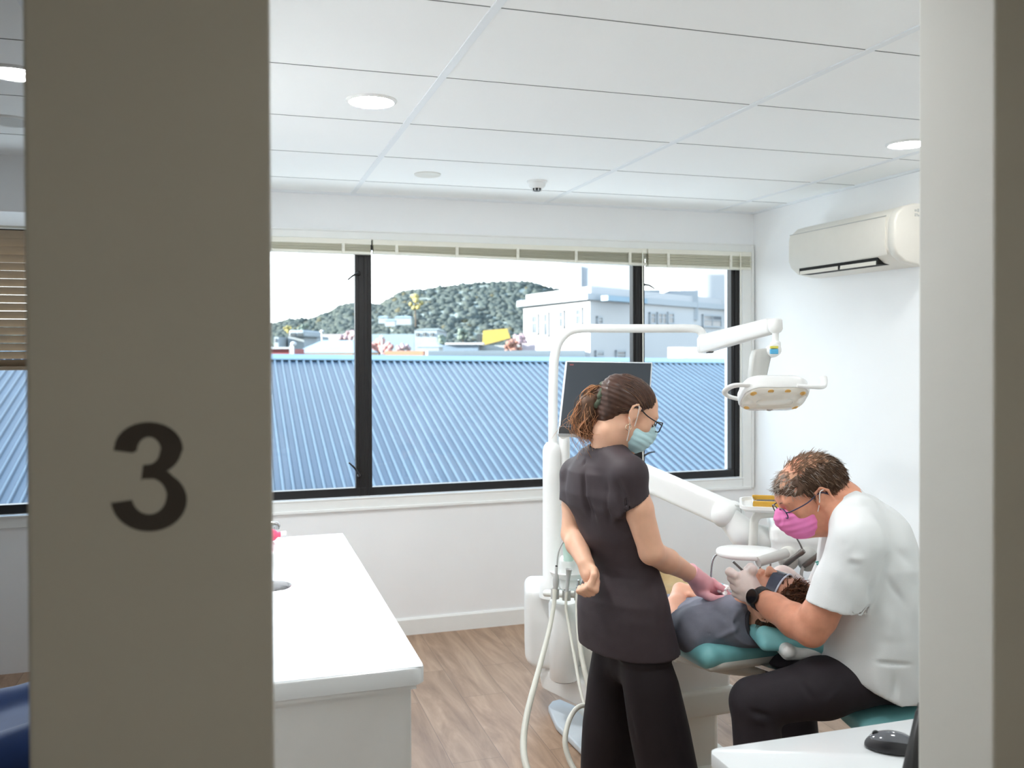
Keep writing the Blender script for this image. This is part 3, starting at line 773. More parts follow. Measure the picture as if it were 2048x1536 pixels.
for i, (x0, x1) in enumerate(((860, 892), (917, 950))):
    b = B(); slabq(b, [(x0, 713, 35), (x0+3, 706, 35), (x0+7, 703.5, 35), (x1-6, 703.5, 35), (x1-1, 708, 35), (x1, 713, 35)], 1.2)
    tag(obj('roof_vent', b, VAN), ['white hump shaped roof vent left of centre on the ridge', 'white hump shaped roof vent below the steel blue shed'][i], 'roof vent')
for i, (x, y0, y1, t_) in enumerate(((644, 662, 682, 46), (764, 674, 712, 40), (587, 688, 706, 33))):
    b = B(); q_ = P(x, y1, t_); lathe(b, [q_[0], q_[1], GND], (0, 0, 1), [(.04, 0), (.04, q_[2]-GND+px(y1-y0-4, t_))], 8); lathe(b, P(x, y0+4, t_), (0, 0, 1), [(0, 0), (.10, .02), (.12, .09), (.06, .16), (0, .17)], 10)
    tag(obj('flue_pipe', b, OW), ['white capped flue above the hipped roof', 'white capped flue among the pink blossom', 'white capped flue beside the red wall'][i], 'flue')

# --- trees
def blob_tree(name, x, y, t, w, h, m, label, seed, n=26, cat='tree', group=None):
    rs = random.Random(seed); c = P(x, y, t); th = thing(name, (c[0], c[1], GND), label, cat, group)
    s = SDF([c[0]-w*.75, c[1]-w*.75, c[2]-h*.75], [c[0]+w*.75, c[1]+w*.75, c[2]+h*.75], max(w, h)/34)
    for _ in range(n):
        a = rs.uniform(0, 2*pi); r = rs.uniform(0, .42)*w; z = rs.uniform(-.36, .36)*h
        k = sqrt(max(.1, 1-(z/(h*.5))**2)); s.ball((c[0]+r*k*cos(a), c[1]+r*k*sin(a), c[2]+z), rs.uniform(.10, .2)*min(w, h), .02)
    V, Q = s.mesh(1); V = V+normals(V, Q)*(vnoise(V, 9/w, seed)*.02*w)[:, None]
    vq_mesh('foliage', V, Q, m, th)
    b = B(); tube(b, [(c[0], c[1], GND), (c[0]+.05*w, c[1], (GND+c[2])/2), (c[0], c[1], c[2])], [.06*w, .05*w, .03*w], 8); obj('trunk', b, BARK, th)
BARK = mat('bark', rgbo(110, 96, 84), .9, noise=.2)
PINK = mat('pink_blossom', rgbo(222, 160, 158), .9, noise=.25, nscale=3); REDB = mat('reddish_foliage', rgbo(186, 132, 116), .9, noise=.25, nscale=3)
PALEP = mat('pale_blossom', rgbo(206, 176, 184), .9, noise=.2, nscale=3); GRN = mat('soft_green_foliage', rgbo(128, 150, 138), .9, noise=.25, nscale=2); YEL = mat('yellow_foliage', rgbo(206, 196, 120), .9, noise=.2, nscale=2)
blob_tree('blossom_tree', 757, 694, 49, 1.1, 1.05, PINK, 'pink blossoming tree touching the thick mullion', 1)
blob_tree('blossom_tree', 775, 698, 46, .75, .7, PINK, 'low pink blossom beside the tree at the mullion', 2)
blob_tree('blossom_tree', 806, 697, 52, 1.0, .6, PALEP, 'pale pink blossom above the orange roof', 3)
blob_tree('blossom_tree', 700, 678, 60, 1.7, 1.2, PALEP, 'faded pink tree left of the thick mullion', 4)
blob_tree('bush', 1024, 694, 42, 1.0, .75, REDB, 'reddish bush left of the corner building', 5, cat='bush')
blob_tree('bush', 1041, 684, 48.5, 1.0, .9, PALEP, 'dusty pink bush against the corner building', 6, cat='bush')
blob_tree('round_tree', 926, 668, 58, 1.1, .8, GRN, 'small round green tree left of the yellow wall', 7)
blob_tree('round_tree', 884, 680, 60, .8, .8, GRN, 'small pale green tree by the two storey house', 8)
blob_tree('round_tree', 606, 656, 90, 1.6, 1.0, GRN, 'dark green tree behind the small pale house', 9)
blob_tree('round_tree', 578, 658, 95, 1.4, .8, YEL, 'yellowish tree at the far left below the hill', 10)

# --- wooded hill
def hill():
    T = 420.
    prof = [(-700, 672), (-300, 640), (0, 652), (250, 648), (380, 656), (470, 656), (541, 652), (575, 643), (620, 642), (660, 628), (690, 610), (720, 612), (760, 612), (785, 600), (800, 588), (850, 582), (900, 576), (950, 570), (1040, 566), (1075, 572), (1110, 582), (1160, 588), (1300, 600), (1500, 640), (1700, 668)]
    xs = np.linspace(-700, 1700, 240); ys = np.interp(xs, [p[0] for p in prof], [p[1] for p in prof])
    rs = np.random.RandomState(4)
    rows = []
    nrow = 26
    for j in range(nrow):
        f = j/(nrow-1); row = []
        for i, x in enumerate(xs):
            t_ = T-150*(1-f)
            zt = P(x, ys[i], T)[2]; z0 = GND-2
            q = P(x, 698, t_); z = z0+(zt-z0)*(f**.8); row.append((q[0], q[1], z))
        rows.append(row)
    bk = [(P(x, 698, T+80)[0], P(x, 698, T+80)[1], GND-2) for x in xs]; rows.append(bk)
    b = B(); vv = [[b.verts.new(p) for p in r] for r in rows]
    for a, c in zip(vv[:-1], vv[1:]):
        for i in range(len(xs)-1): b.faces.new([a[i], a[i+1], c[i+1], c[i]])
    struct('hill', b, mat('hazed_hill_ground', rgbo(168, 186, 180), .95, noise=.1, nscale=.02), None, 80)  # atmospheric haze put into the pale ground colour
    # canopy: thousands of crowns nobody could count
    ico = bmesh.new(); bmesh.ops.create_icosphere(ico, subdivisions=1, radius=1.0)
    iv = np.array([v.co for v in ico.verts]); it = np.array([[v.index for v in f.verts] for f in ico.faces]); ico.free()
    VV = []; TT = []; MI = []; n0 = 0
    R3 = np.array(rows[:nrow])
    for k in range(15000):
        j = nrow-1 if k < 1800 else rs.randint(3, nrow); i = rs.randint(0, len(xs)-1)
        p = R3[j, i]+(R3[j, i+1]-R3[j, i])*rs.rand()
        if j < nrow-1: p = p+(R3[j+1, i]-R3[j, i])*rs.rand()
        r = rs.uniform(.8, 2.1)*(.8 if j == nrow-1 else 1); sc = np.array([r, r, r*rs.uniform(.6, 1.0)])
        w = iv*(1+.16*np.sin(iv@rs.normal(size=3)*5+rs.rand()*6)[:, None]+.1*np.sin(iv@rs.normal(size=3)*9)[:, None])
        VV.append(p+UPZ*r*.05+w*sc); TT.append(it+n0); n0 += len(iv)
        u = rs.rand(); MI += [0 if u < .5 else 1 if u < .8 else 2 if u < .97 else 3]*len(it)
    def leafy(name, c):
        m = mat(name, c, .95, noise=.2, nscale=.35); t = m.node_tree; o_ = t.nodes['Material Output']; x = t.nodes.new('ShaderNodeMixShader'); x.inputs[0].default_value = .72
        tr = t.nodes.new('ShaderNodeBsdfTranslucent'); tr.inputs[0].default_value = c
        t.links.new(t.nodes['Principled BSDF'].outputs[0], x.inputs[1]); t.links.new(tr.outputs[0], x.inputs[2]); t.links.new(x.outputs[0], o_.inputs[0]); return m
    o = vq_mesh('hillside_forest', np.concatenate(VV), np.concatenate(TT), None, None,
                [leafy('hazed_forest_a', tuple(.98*c for c in rgbo(176, 198, 196)[:3])+(1,)), leafy('hazed_forest_b', tuple(.98*c for c in rgbo(168, 190, 190)[:3])+(1,)), leafy('hazed_forest_c', tuple(.98*c for c in rgbo(184, 203, 198)[:3])+(1,)), leafy('hazed_forest_d', tuple(.98*c for c in rgbo(206, 204, 168)[:3])+(1,))], MI)  # haze painted into the crown colours as pale grey blue-green
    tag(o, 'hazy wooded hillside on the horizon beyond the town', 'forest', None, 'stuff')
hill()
for i, (x0, y0, x1, y1) in enumerate(((757, 634, 775, 641), (790, 634, 822, 644), (770, 640, 790, 647))):
    house(x0, y0+1, x1, y1+6, 300-8*i, 2.5, HB, ['small pale house on the hillside nearest the thick mullion', 'widest pale house among the trees on the hill', 'pale house lowest on the hillside'][i], (3, 3, 3), (), HR)
blob_tree('round_tree', 830, 604, 330, 6.5, 6, YEL, 'single bright yellow tree high on the hillside', 21, 16)
# ================================================================== dental equipment
def add_sdf(name, s, m, parent=None, smooth=2):
    V, Q = s.mesh(smooth); return vq_mesh(name, V, Q, m, parent)
def fbox(b, x0, y0, x1, y1, t, dep, bev=.006, seg=3, yaw=0.):
    """bevelled block: front face on the photo rectangle at distance t, turned by yaw about its front centre"""
    a = P(x0, y1, t); c = P(x1, y0, t); w = (c-a)@RH; h = c[2]-a[2]
    u = RH*cos(yaw)+FH*sin(yaw); f = FH*cos(yaw)-RH*sin(yaw)
    return rbox(b, a+RH*w/2+f*dep/2+UPZ*h/2, np.stack([u, f, UPZ]), (w/2, dep/2, h/2), bev, seg)
def Z(x, y, z): return on(x, y, Z=z)

# ---- cuspidor unit: cabinet, pole
T0 = 3.85
unit = thing('dental_unit', (1.38, 3.85, 0), 'white dental unit with cabinet, tall pole and hose holder left of the standing woman', 'dental unit')
cabx = _n([cos(.35), -sin(.35), 0]); caby = np.cross(UPZ, cabx)
UAX = np.stack([RH, FH, UPZ])
cc = P(1106, 1242, 3.98); hw = px(58, 3.9)
s = field([cc], .30, .006)
s.rbox(cc, UAX, (hw, .12, px(82, 3.9)), .035, 0)
s.plane(P(1050, 1317, 3.9), -.72*UPZ-.69*RH, .02)
s.plane(P(1060, 1163, 3.85), .97*UPZ-.26*RH, .01)
add_sdf('cabinet', s, PLAST, unit)
b = B(); c = P(1128, 1357, 3.75); lathe(b, c, (0, 0, 1), [(.0, 0), (.056, 0), (.060, .006), (.063, px(150, 3.75)), (.058, px(156, 3.75)), (0, px(156, 3.75))], 36); obj('waste_canister', b, PLAST, unit, 40)
b = B(); lathe(b, c-[0, 0, .004], (0, 0, 1), [(.05, 0), (.05, .01)], 30); obj('canister_seam', b, DARK, unit)
b = B(); c = P(1104, 1165, T0); lathe(b, c, (0, 0, 1), [(.055, -.06), (.055, .0), (.0395, .02), (.0385, .42), (.0385, .565), (.033, .585), (.022, .600), (0, .6)], 36); obj('lower_pole', b, PLAST, unit, 40)
for yy in (1010, 955):
    b = B(); lathe(b, P(1104, yy, T0), (0, 0, 1), [(.0388, 0), (.0392, .001), (.0388, .002)], 30); obj('pole_seam', b, GREYP, unit, 30)
# arm linking the cabinet to the chair base, and the floor plate
b = B(); prism(b, [P(1080, 1352, 3.9), P(1092, 1338, 3.9), P(1200, 1375, 3.6), P(1215, 1450, 3.6), P(1180, 1424, 3.7), P(1084, 1378, 3.9)], FH*.22, .012, 3); obj('link_arm', b, PLAST, unit, 50)
b = B(); q = [Z(1096, 1412, .03), Z(1104, 1402, .03), Z(1120, 1398, .03), Z(1215, 1440, .03), Z(1330, 1500, .03), Z(1310, 1600, .03), Z(1200, 1535, .03), Z(1112, 1448, .03)]
prism(b, [p*[1, 1, 0]+[0, 0, .002] for p in q], UPZ*.03, .008, 3); obj('floor_plate', b, mat('pale_blue_grey', rgb(206, 214, 220), .4, noise=.01), unit, 50)
# hose holder bar
b = B(); tube(b, [P(1092, 1186, 3.72), P(1130, 1188, 3.64), P(1166, 1189, 3.6)], px(9, 3.65), 16, 4, True, .8); obj('holder_bar', b, PLAST2, unit, 50)
for x, y in ((1110, 1187), (1133, 1190), (1157, 1190)):
    b = B(); lathe(b, P(x, y+10, 3.60), (0, 0, 1), [(.012, 0), (.017, 0), (.017, .04), (.012, .04), (.012, 0)], 20); obj('holder_ring', b, GREYP, unit, 40)
b = B(); lathe(b, P(1138, 1150, 3.83), (0, 0, 1), [(.02, -.05), (.03, -.02), (.075, 0), (.085, .02), (.08, .024), (.06, .006), (0, .0)], 36); obj('spittoon_bowl', b, PLAST, unit, 50)
b = B(); fbox(b, 1120, 1118, 1162, 1180, 3.78, .08, .012); obj('cup_shelf', b, PLAST, unit, 40)

b = B(); c = P(1137, 1121, 3.74); lathe(b, c, (0, 0, 1), [(0, 0), (.021, 0), (.026, px(34, 3.74)), (.0275, px(35, 3.74)), (.0245, px(34, 3.74)), (.0195, .004), (0, .004)], 28)
tag(obj('cup', b, mat('mint_plastic', rgb(206, 234, 224), .4), None, 40), 'pale mint plastic cup on the dental unit shelf', 'cup')

# ---- suction handpieces with hoses in the holders
HOSE = mat('ivory_hose', rgb(216, 214, 203), .35, noise=.02); HGR = mat('grey_handpiece', rgb(186, 186, 184), .35, noise=.03)
t = thing('suction_hose', P(1110, 1187, 3.58), 'thick ivory suction hose with grey handpiece at the left of the holder', 'suction hose')
b = B(); tube(b, [P(1110, 1178, 3.58), P(1107, 1215, 3.56), P(1096, 1270, 3.5), P(1076, 1345, 3.38), P(1056, 1420, 3.25), P(1047, 1480, 3.15), P(1052, 1530, 3.05), P(1075, 1575, 3.0), P(1130, 1600, 3.0), P(1200, 1600, 3.1)], [.0095, .0085, .0095, .0108, .0118, .0122, .0122, .012, .012, .012], 14, 6); obj('hose', b, HOSE, t, 60)
b = B(); lathe(b, P(1111, 1180, 3.58), P(1113, 1132, 3.58)-P(1111, 1180, 3.58), [(.008, 0), (.0115, .02), (.0125, .035), (.011, .055), (.006, .068), (.006, .092), (.004, .096), (0, .096)], 20); obj('handpiece', b, HGR, t, 50)
b = B(); lathe(b, P(1113, 1135, 3.58), (0, 0, 1), [(.0052, 0), (.0052, .008), (.003, .009)], 14); obj('dark_collar', b, BLACK, t, 40)
b = B(); tube(b, [P(1114, 1132, 3.58), P(1116, 1110, 3.58), P(1121, 1093, 3.58), P(1132, 1076, 3.58)], [.0032, .0034, .0036, .003], 10, 5); obj('bent_tip', b, HGR, t, 60)
t = thing('suction_hose', P(1134, 1190, 3.58), 'slim grey flared suction hose in the middle of the holder', 'suction hose')
b = B(); tube(b, [P(1134, 1180, 3.58), P(1132, 1215, 3.57), P(1139, 1260, 3.53), P(1150, 1320, 3.45), P(1162, 1385, 3.35), P(1180, 1450, 3.25)], [.006, .0055, .0055, .006, .006, .006], 12, 6); obj('hose', b, HOSE, t, 60)
b = B(); lathe(b, P(1133, 1190, 3.58), P(1138, 1138, 3.58)-P(1133, 1190, 3.58), [(.006, 0), (.007, .03), (.0085, .07), (.012, .10), (.0145, .103), (.0135, .104), (.009, .09), (0, .09)], 20); obj('handpiece', b, HGR, t, 50)
t = thing('suction_hose', P(1157, 1190, 3.58), 'ivory hose at the right of the holder, touching the dark tunic', 'suction hose')
b = B(); tube(b, [P(1157, 1172, 3.58), P(1155, 1210, 3.57), P(1157, 1260, 3.53), P(1163, 1310, 3.47), P(1176, 1370, 3.4), P(1195, 1430, 3.35)], [.009, .0095, .0095, .0095, .0095, .0095], 12, 6); obj('hose', b, HOSE, t, 60)
b = B(); lathe(b, P(1157, 1185, 3.58), (0, 0, 1), [(.009, 0), (.010, .02), (.006, .035), (.004, .05), (0, .05)], 16); obj('handpiece', b, STEEL, t, 50)
b = B(); tube(b, [P(1200, 1420, 3.18), P(1165, 1411, 3.12), P(1142, 1432, 3.08), P(1130, 1478, 3.02), P(1138, 1518, 2.98), P(1156, 1548, 2.95), P(1190, 1580, 2.95), P(1240, 1600, 3.0)], [.0085, .0085, .0088, .0092, .0092, .0092, .0092, .0092], 12, 6); tag(obj('looped_hose', b, HOSE, None, 60), 'ivory hose looping low beside the dark trousers', 'suction hose')

# ---- dental operating light
dl = thing('dental_light', P(1104, 885, T0), 'white dental lamp on a long bent arm over the patient', 'dental light')
b = B(); tube(b, [P(1106, 890, T0), P(1106, 800, T0), P(1107, 745, T0), P(1109, 715, T0), P(1117, 685, T0), P(1136, 664, T0), P(1165, 657, T0), P(1230, 657, T0), P(1330, 657, T0), P(1380, 657, T0), P(1398, 660, T0), P(1406, 672, T0), P(1407, 690, T0)], [.0205, .0205, .0205, .0205, .02, .0195, .019, .0185, .0182, .018, .018, .018, .018], 18, 5); obj('bent_tube', b, PLAST, dl, 60)
J = P(1407, 688, T0); K = P(1550, 650, 3.3)
ad = _n(K-J); au, av, _ = frame_of(ad)
def arm_box(b, p0, p1, h0, h1, w, bev):
    d = _n(p1-p0); sd = _n(np.cross(d, UPZ)); up = np.cross(sd, d); vv = []
    for p, h in ((p0, h0), (p1, h1)):
        for sx, sz in ((-1, -1), (1, -1), (1, 1), (-1, 1)): vv.append(b.verts.new(p+sd*sx*w+up*sz*h))
    fs = [b.faces.new([vv[i] for i in f]) for f in ((0, 1, 2, 3), (7, 6, 5, 4), (0, 4, 5, 1), (1, 5, 6, 2), (2, 6, 7, 3), (3, 7, 4, 0))]
    bmesh.ops.bevel(b, geom=list({e for f in fs for e in f.edges}), offset=bev, segments=3, profile=.5, affect='EDGES')
b = B(); arm_box(b, J-ad*.01, K-ad*.02, .041, .030, .024, .014); obj('spring_arm', b, PLAST, dl, 50)
b = B(); lathe(b, J+UPZ*.02, (0, 0, -1), [(0, -.01), (.022, -.01), (.027, 0), (.027, .05), (.022, .058), (0, .06)], 28); obj('elbow_joint', b, PLAST, dl, 45)
for q, z in ((.05, -.02), (.93, .0)):
    p = J+(K-J)*q; b = B(); lathe(b, p-FH*.0245+UPZ*z, -FH, [(.005, 0), (.005, .004), (0, .004)], 12); obj('screw_cap', b, BLACK, dl, 40)
b = B(); p = P(1420, 705, 3.80); rbox(b, p+[0, 0, .004], np.stack([ad, np.cross(UPZ, ad), UPZ]), (.012, .012, .006), .002); obj('arm_stop', b, BLACK, dl)
b = B(); lathe(b, P(1551, 636, 3.29), (0, 0, -1), [(0, 0), (.020, .002), (.025, .008), (.026, .04), (.021, .05), (.012, .056), (.012, .085), (.016, .086), (.019, .09), (.019, .108), (.015, .112), (0, .112)], 28); obj('head_swivel', b, PLAST, dl, 45)
TH = 3.24
b = B(); lathe(b, P(1549, 701, TH)+FH*.012, _n(-FH*.9+UPZ*.15+RH*.1), [(0, -.045), (.017, -.045), (.023, -.03), (.025, .0), (.023, .018), (.018, .024), (0, .026)], 28); obj('tilt_joint', b, PLAST, dl, 45)
b = B(); fbox(b, 1541, 698, 1557, 708, TH-.022, .012, .002); obj('blue_badge', b, mat('blue_badge', rgb(92, 182, 226), .4), dl)
b = B(); fbox(b, 1541, 692, 1557, 697, TH-.022, .012, .002); obj('yellow_badge', b, mat('yellow_badge', rgb(222, 214, 96), .4), dl)
b = B(); prism(b, [P(1510, 700, TH+.01), P(1540, 696, TH+.01), P(1543, 716, TH+.01), P(1533, 762, TH), P(1500, 762, TH), P(1505, 715, TH+.01)], FH*.05, .007, 3); obj('yoke', b, GREYP, dl, 45)
# head: shallow rounded tray facing down and towards the patient
HC = P(1546, 788, 3.2); hn = _n(-UPZ*.80-FH*.56+RH*.02); hu = _n(RH*.96-UPZ*.20-FH*.10); hu = _n(hu-hn*(hu@hn)); hv = np.cross(hn, hu); HAX = np.stack([hu, hv, hn])
def head_ring(w, h, r, z, pw=1.): return [HC+hu*x*pw+hv*y*pw+hn*z for x, y in round_outline(w, h, r, 6)]
b = B(); loft(b, [head_ring(.15, .09, .04, -.042), head_ring(.21, .135, .05, -.036), head_ring(.236, .158, .055, -.020), head_ring(.24, .162, .056, .012), head_ring(.232, .155, .055, .020)]); obj('lamp_housing', b, PLAST, dl, 40)
b = B(); loft(b, [head_ring(.222, .146, .052, .0195), head_ring(.218, .142, .05, .026), head_ring(.15, .09, .04, .034), head_ring(.06, .03, .014, .037)]); obj('lens_cover', b, mat('lamp_lens', rgb(234, 230, 220), .12, coat=.6, noise=.02), dl, 60)
AMB = mat('amber_led', rgb(226, 176, 92), .3)
for x, y in ((-.085, .045), (-.03, .058), (.03, .058), (.085, .045), (.085, -.045), (-.085, -.045), (0, -.058)):
    b = B(); lathe(b, HC+hu*x+hv*y+hn*.020, hn, [(.013, 0), (.013, .008), (.009, .010), (0, .010)], 18); obj('led_lens', b, AMB if y > 0 or abs(x) > .05 else STEEL, dl, 40)
for x, y, r in ((-.045, 0, .022), (.045, 0, .022), (0, .0, .026)):
    b = B(); lathe(b, HC+hu*x+hv*y+hn*.030, hn, [(r, 0), (r, .005), (r-.003, .006), (r-.004, .002), (0, .0)], 24); obj('reflector', b, PLAST2, dl, 40)
def hp(x, y, z): return HC+hu*x+hv*y+hn*z
b = B(); tube(b, [hp(-.02, -.07, -.03), hp(-.09, -.082, -.03), hp(-.150, -.05, -.026), hp(-.168, .0, -.016), hp(-.150, .05, -.004), hp(-.10, .066, .005)], [.011, .013, .012, .010, .011, .010], 12, 6, True, .6); obj('handle', b, PLAST, dl, 60)
b = B(); tube(b, [hp(.06, .078, .015), hp(.11, .082, .022), hp(.155, .065, .012), hp(.172, .052, -.018), hp(.176, .046, -.040)], [.010, .011, .011, .0125, .013], 12, 6, True, .7); obj('handle', b, PLAST, dl, 60)

# ---- monitor on the pole
TL, TR_, BL = P(1131, 721, 3.66), P(1305, 724, 3.63), P(1115, 868, 3.52)
mu = _n(TR_-TL); mw = np.linalg.norm(TR_-TL); md = BL-TL; mh = np.linalg.norm(md); md = md/mh
mn = _n(np.cross(mu, md)); mn = mn if mn@FH < 0 else -mn          # towards the viewer
mo = thing('monitor', P(1128, 900, 3.8), 'dark flat monitor on the unit pole behind the woman\'s head', 'monitor')
def mq(a, c, z): return TL+mu*mw*a+md*mh*c+mn*z
b = B(); prism(b, [mq(0, 0, 0), mq(1, 0, 0), mq(1, 1, 0), mq(0, 1, 0)], -mn*.034, .004, 2); obj('casing', b, mat('silver_casing', rgb(206, 210, 214), .3, noise=.02), mo, 40)
SCR = mat('dark_screen', rgb(52, 58, 64), .28, noise=.03, nscale=3, spec=.4)
b = B(); prism(b, [mq(.022, .022, .0012), mq(.985, .022, .0012), mq(.985, .90, .0012), mq(.022, .90, .0012)], -mn*.003); obj('screen', b, SCR, mo)
b = B(); prism(b, [mq(.012, .905, .0018), mq(.99, .905, .0018), mq(.99, .992, .0018), mq(.012, .992, .0018)], -mn*.004); obj('lower_bezel', b, BLACK, mo)
b = B(); prism(b, [mq(.055, .05, .0016), mq(.10, .05, .0016), mq(.10, .07, .0016), mq(.055, .07, .0016)], -mn*.001); obj('red_mark', b, mat('dull_red', rgb(122, 62, 62), .5), mo)
b = B(); tube(b, [mq(.45, .55, -.03), mq(.3, .7, -.08), P(1125, 868, 3.8)], [.03, .028, .022], 14, 4); obj('mount_arm', b, PLAST, mo, 50)
b = B(); lathe(b, P(1128, 960, 3.86), (0, 0, 1), [(0, 0), (.022, 0), (.026, .02), (.026, .17), (.022, .195), (0, .2)], 24); obj('mount_bracket', b, PLAST, mo, 45)

# ---- delivery arm and instrument console
ds = thing('instrument_console', P(1560, 1090, 3.2), 'white instrument console on a swing arm beyond the patient', 'dental console')
s = field([P(1262, 942, 3.62), P(1456, 1028, 3.32)], .12, .005)
A0, A1 = P(1262, 942, 3.62), P(1456, 1028, 3.32)
d = _n(A1-A0); sd = _n(np.cross(d, UPZ)); up = np.cross(sd, d)
s.rbox((A0+A1)/2, np.stack([d, sd, up]), (np.linalg.norm(A1-A0)/2, .034, px(25, 3.45)), .016, 0)
s.cone(A1-sd*.03, A1+sd*.03, px(25, 3.32), px(25, 3.32), .004)
add_sdf('swing_arm', s, PLAST, ds)
b = B(); p0, p1 = A0+d*.15-sd*.0355, A1-d*.08-sd*.0355; rbox(b, (p0+p1)/2+up*.012, np.stack([d, sd, up]), (np.linalg.norm(p1-p0)/2, .0006, .0012)); obj('arm_seam', b, GREYP, ds)
b = B(); lathe(b, A1-sd*.052, -sd, [(.006, 0), (.006, .003), (0, .003)], 12); obj('screw_cap', b, GREYP, ds)
s = field([P(1462, 1040, 3.30), P(1540, 1085, 3.25)], .1, .005)
s.chain([P(1462, 1040, 3.30), P(1490, 1070, 3.27), P(1540, 1085, 3.25)], [.045, .052, .055], .02); add_sdf('arm_knuckle', s, PLAST, ds)
b = B(); tube(b, [P(1470, 1010, 3.30), P(1479, 1012, 3.29), P(1482, 1022, 3.29), P(1483, 1030, 3.29)], .0018, 8, 4); obj('thin_cable', b, GREYP, ds)
# console body: long rounded box; front lower edge carries the holders
cu = _n(RH*.97-FH*.24); cf = np.cross(UPZ, cu)
CO = P(1558, 1100, 3.10)
s = SDF(CO-[.3, .4, .2], CO+[.75, .5, .25], .006)
cb = CO+cu*.12+cf*.17
s.rbox(cb+UPZ*.055, np.stack([cu, cf, UPZ]), (.15, .19, .038), .028, 0)
s.rbox(CO+cu*.12+cf*.035+UPZ*.01, np.stack([cu, cf, UPZ]), (.145, .055, .058), .04, .015)
add_sdf('console_body', s, PLAST, ds)
b = B(); q = _n(UPZ*1.0); prism(b, [cb+UPZ*.0925+cu*x+cf*y for x, y in [(p_[0], p_[1]) for p_ in round_outline(.24, .29, .03)]], UPZ*.003, .001); obj('top_mat', b, mat('pale_mat', rgb(224, 232, 236), .4), ds, 40)
for k in range(4):
    c = CO+cu*(.03+.062*k)-cf*.022-UPZ*.022
    s = SDF(c-.06, c+.06, .004); s.ell(c, np.stack([cu, cf, UPZ]), (.036, .03, .042), 0); add_sdf('instrument_holder', s, GREYP if k else PLAST2, ds)
INS = mat('instrument_steel', rgb(128, 122, 118), .3, metal=.8, noise=.05)
for k in range(3):
    c = CO+cu*(.035+.062*k)-cf*.062-UPZ*.020
    dd = _n(UPZ*.62+cu*.66-cf*.2)
    t = thing('handpiece', c, ['dental syringe with a long bent tip in the nearest console holder', 'dark dental handpiece in the second console holder', 'dental handpiece in the console holder nearest the white shirt'][k], 'handpiece')
    b = B(); lathe(b, c-dd*.03, dd, [(0, 0), (.008, .002), (.0095, .02), (.0085, .06), (.0105, .075), (.009, .088), (0, .09)], 16); obj('body', b, INS, t, 45)
    b = B(); e0 = c+dd*.055
    if k == 0: tube(b, [e0, e0+UPZ*.03-cu*.014, e0+UPZ*.062-cu*.036, e0+UPZ*.072-cu*.06], [.003, .0026, .0022, .0018], 8, 5)
    else: tube(b, [e0, e0+dd*.02, e0+dd*.034+UPZ*.004], [.006, .005, .0055], 10, 3)
    obj('tip', b, DSTEEL, t, 50)
    b = B(); h0 = c-dd*.03; tube(b, [h0, h0-UPZ*.03-cu*.006, h0-UPZ*.085+cu*.004+cf*.01, h0-UPZ*.12+cf*.05, h0-UPZ*.09+cf*.10], .0055, 10, 6); obj('hose', b, HGR, t, 60)
# upper tray on a bent post, cassette on it
b = B(); tube(b, [P(1505, 1098, 3.18), P(1507, 1065, 3.18), P(1509, 1042, 3.18), P(1518, 1030, 3.18), P(1540, 1027, 3.18), P(1600, 1026, 3.2)], .0155, 16, 6); obj('tray_post', b, PLAST2, ds, 60)
b = B(); tube(b, [P(1500, 1100, 3.18), P(1535, 1101, 3.18), P(1560, 1100, 3.16)], .010, 12, 2); obj('post_foot', b, PLAST2, ds, 50)
up_t = thing('upper_tray', P(1560, 1015, 3.2), 'white raised tray on a bent post beyond the patient', 'tray')
tc2 = P(1566, 1011, 3.2); tax = np.stack([cu, cf, UPZ])
def tray(b, c, w, h, r, depth=.014, wall=.008):
    o = [c+cu*x+cf*y for x, y in round_outline(w, h, r)]; i = [c+cu*x+cf*y for x, y in round_outline(w-2*wall, h-2*wall, r-wall)]
    loft(b, [[p-UPZ*0 for p in [c+cu*x+cf*y for x, y in round_outline(w-.03, h-.03, r-.012)]], [p+UPZ*(depth*.5) for p in o], [p+UPZ*depth for p in o], [p+UPZ*depth for p in i], [p+UPZ*(depth*.45) for p in i]])
b = B(); tray(b, tc2-UPZ*.012, .30, .22, .04, .022); obj('tray', b, PLAST, up_t, 40)
cs = thing('instrument_cassette', tc2, 'yellow framed instrument cassette on the raised tray', 'cassette')
YF = mat('yellow_frame', rgb(206, 160, 62), .4, noise=.05)
for sgn in (-1, 1):
    b = B(); rbox(b, tc2+cf*sgn*.068+UPZ*.014+cu*.0, tax, (.105, .005, .010), .003); obj('frame_rail', b, YF, cs, 40)
    b = B(); rbox(b, tc2+cu*sgn*.102+UPZ*.010, tax, (.004, .066, .006), .002); obj('end_bar', b, STEEL, cs, 40)
b = B(); rbox(b, tc2+UPZ*.0035, tax, (.10, .064, .002)); obj('base_plate', b, PLAST, cs)
for k in range(4):
    yy = -.04+.026*k; b = B(); tube(b, [tc2+cu*-.09+cf*yy+UPZ*.010, tc2+cu*.02+cf*(yy+.004)+UPZ*.011, tc2+cu*.09+cf*yy+UPZ*.010], [.002, .0035, .002], 8, 3); obj('instrument', b, DSTEEL, cs, 60)
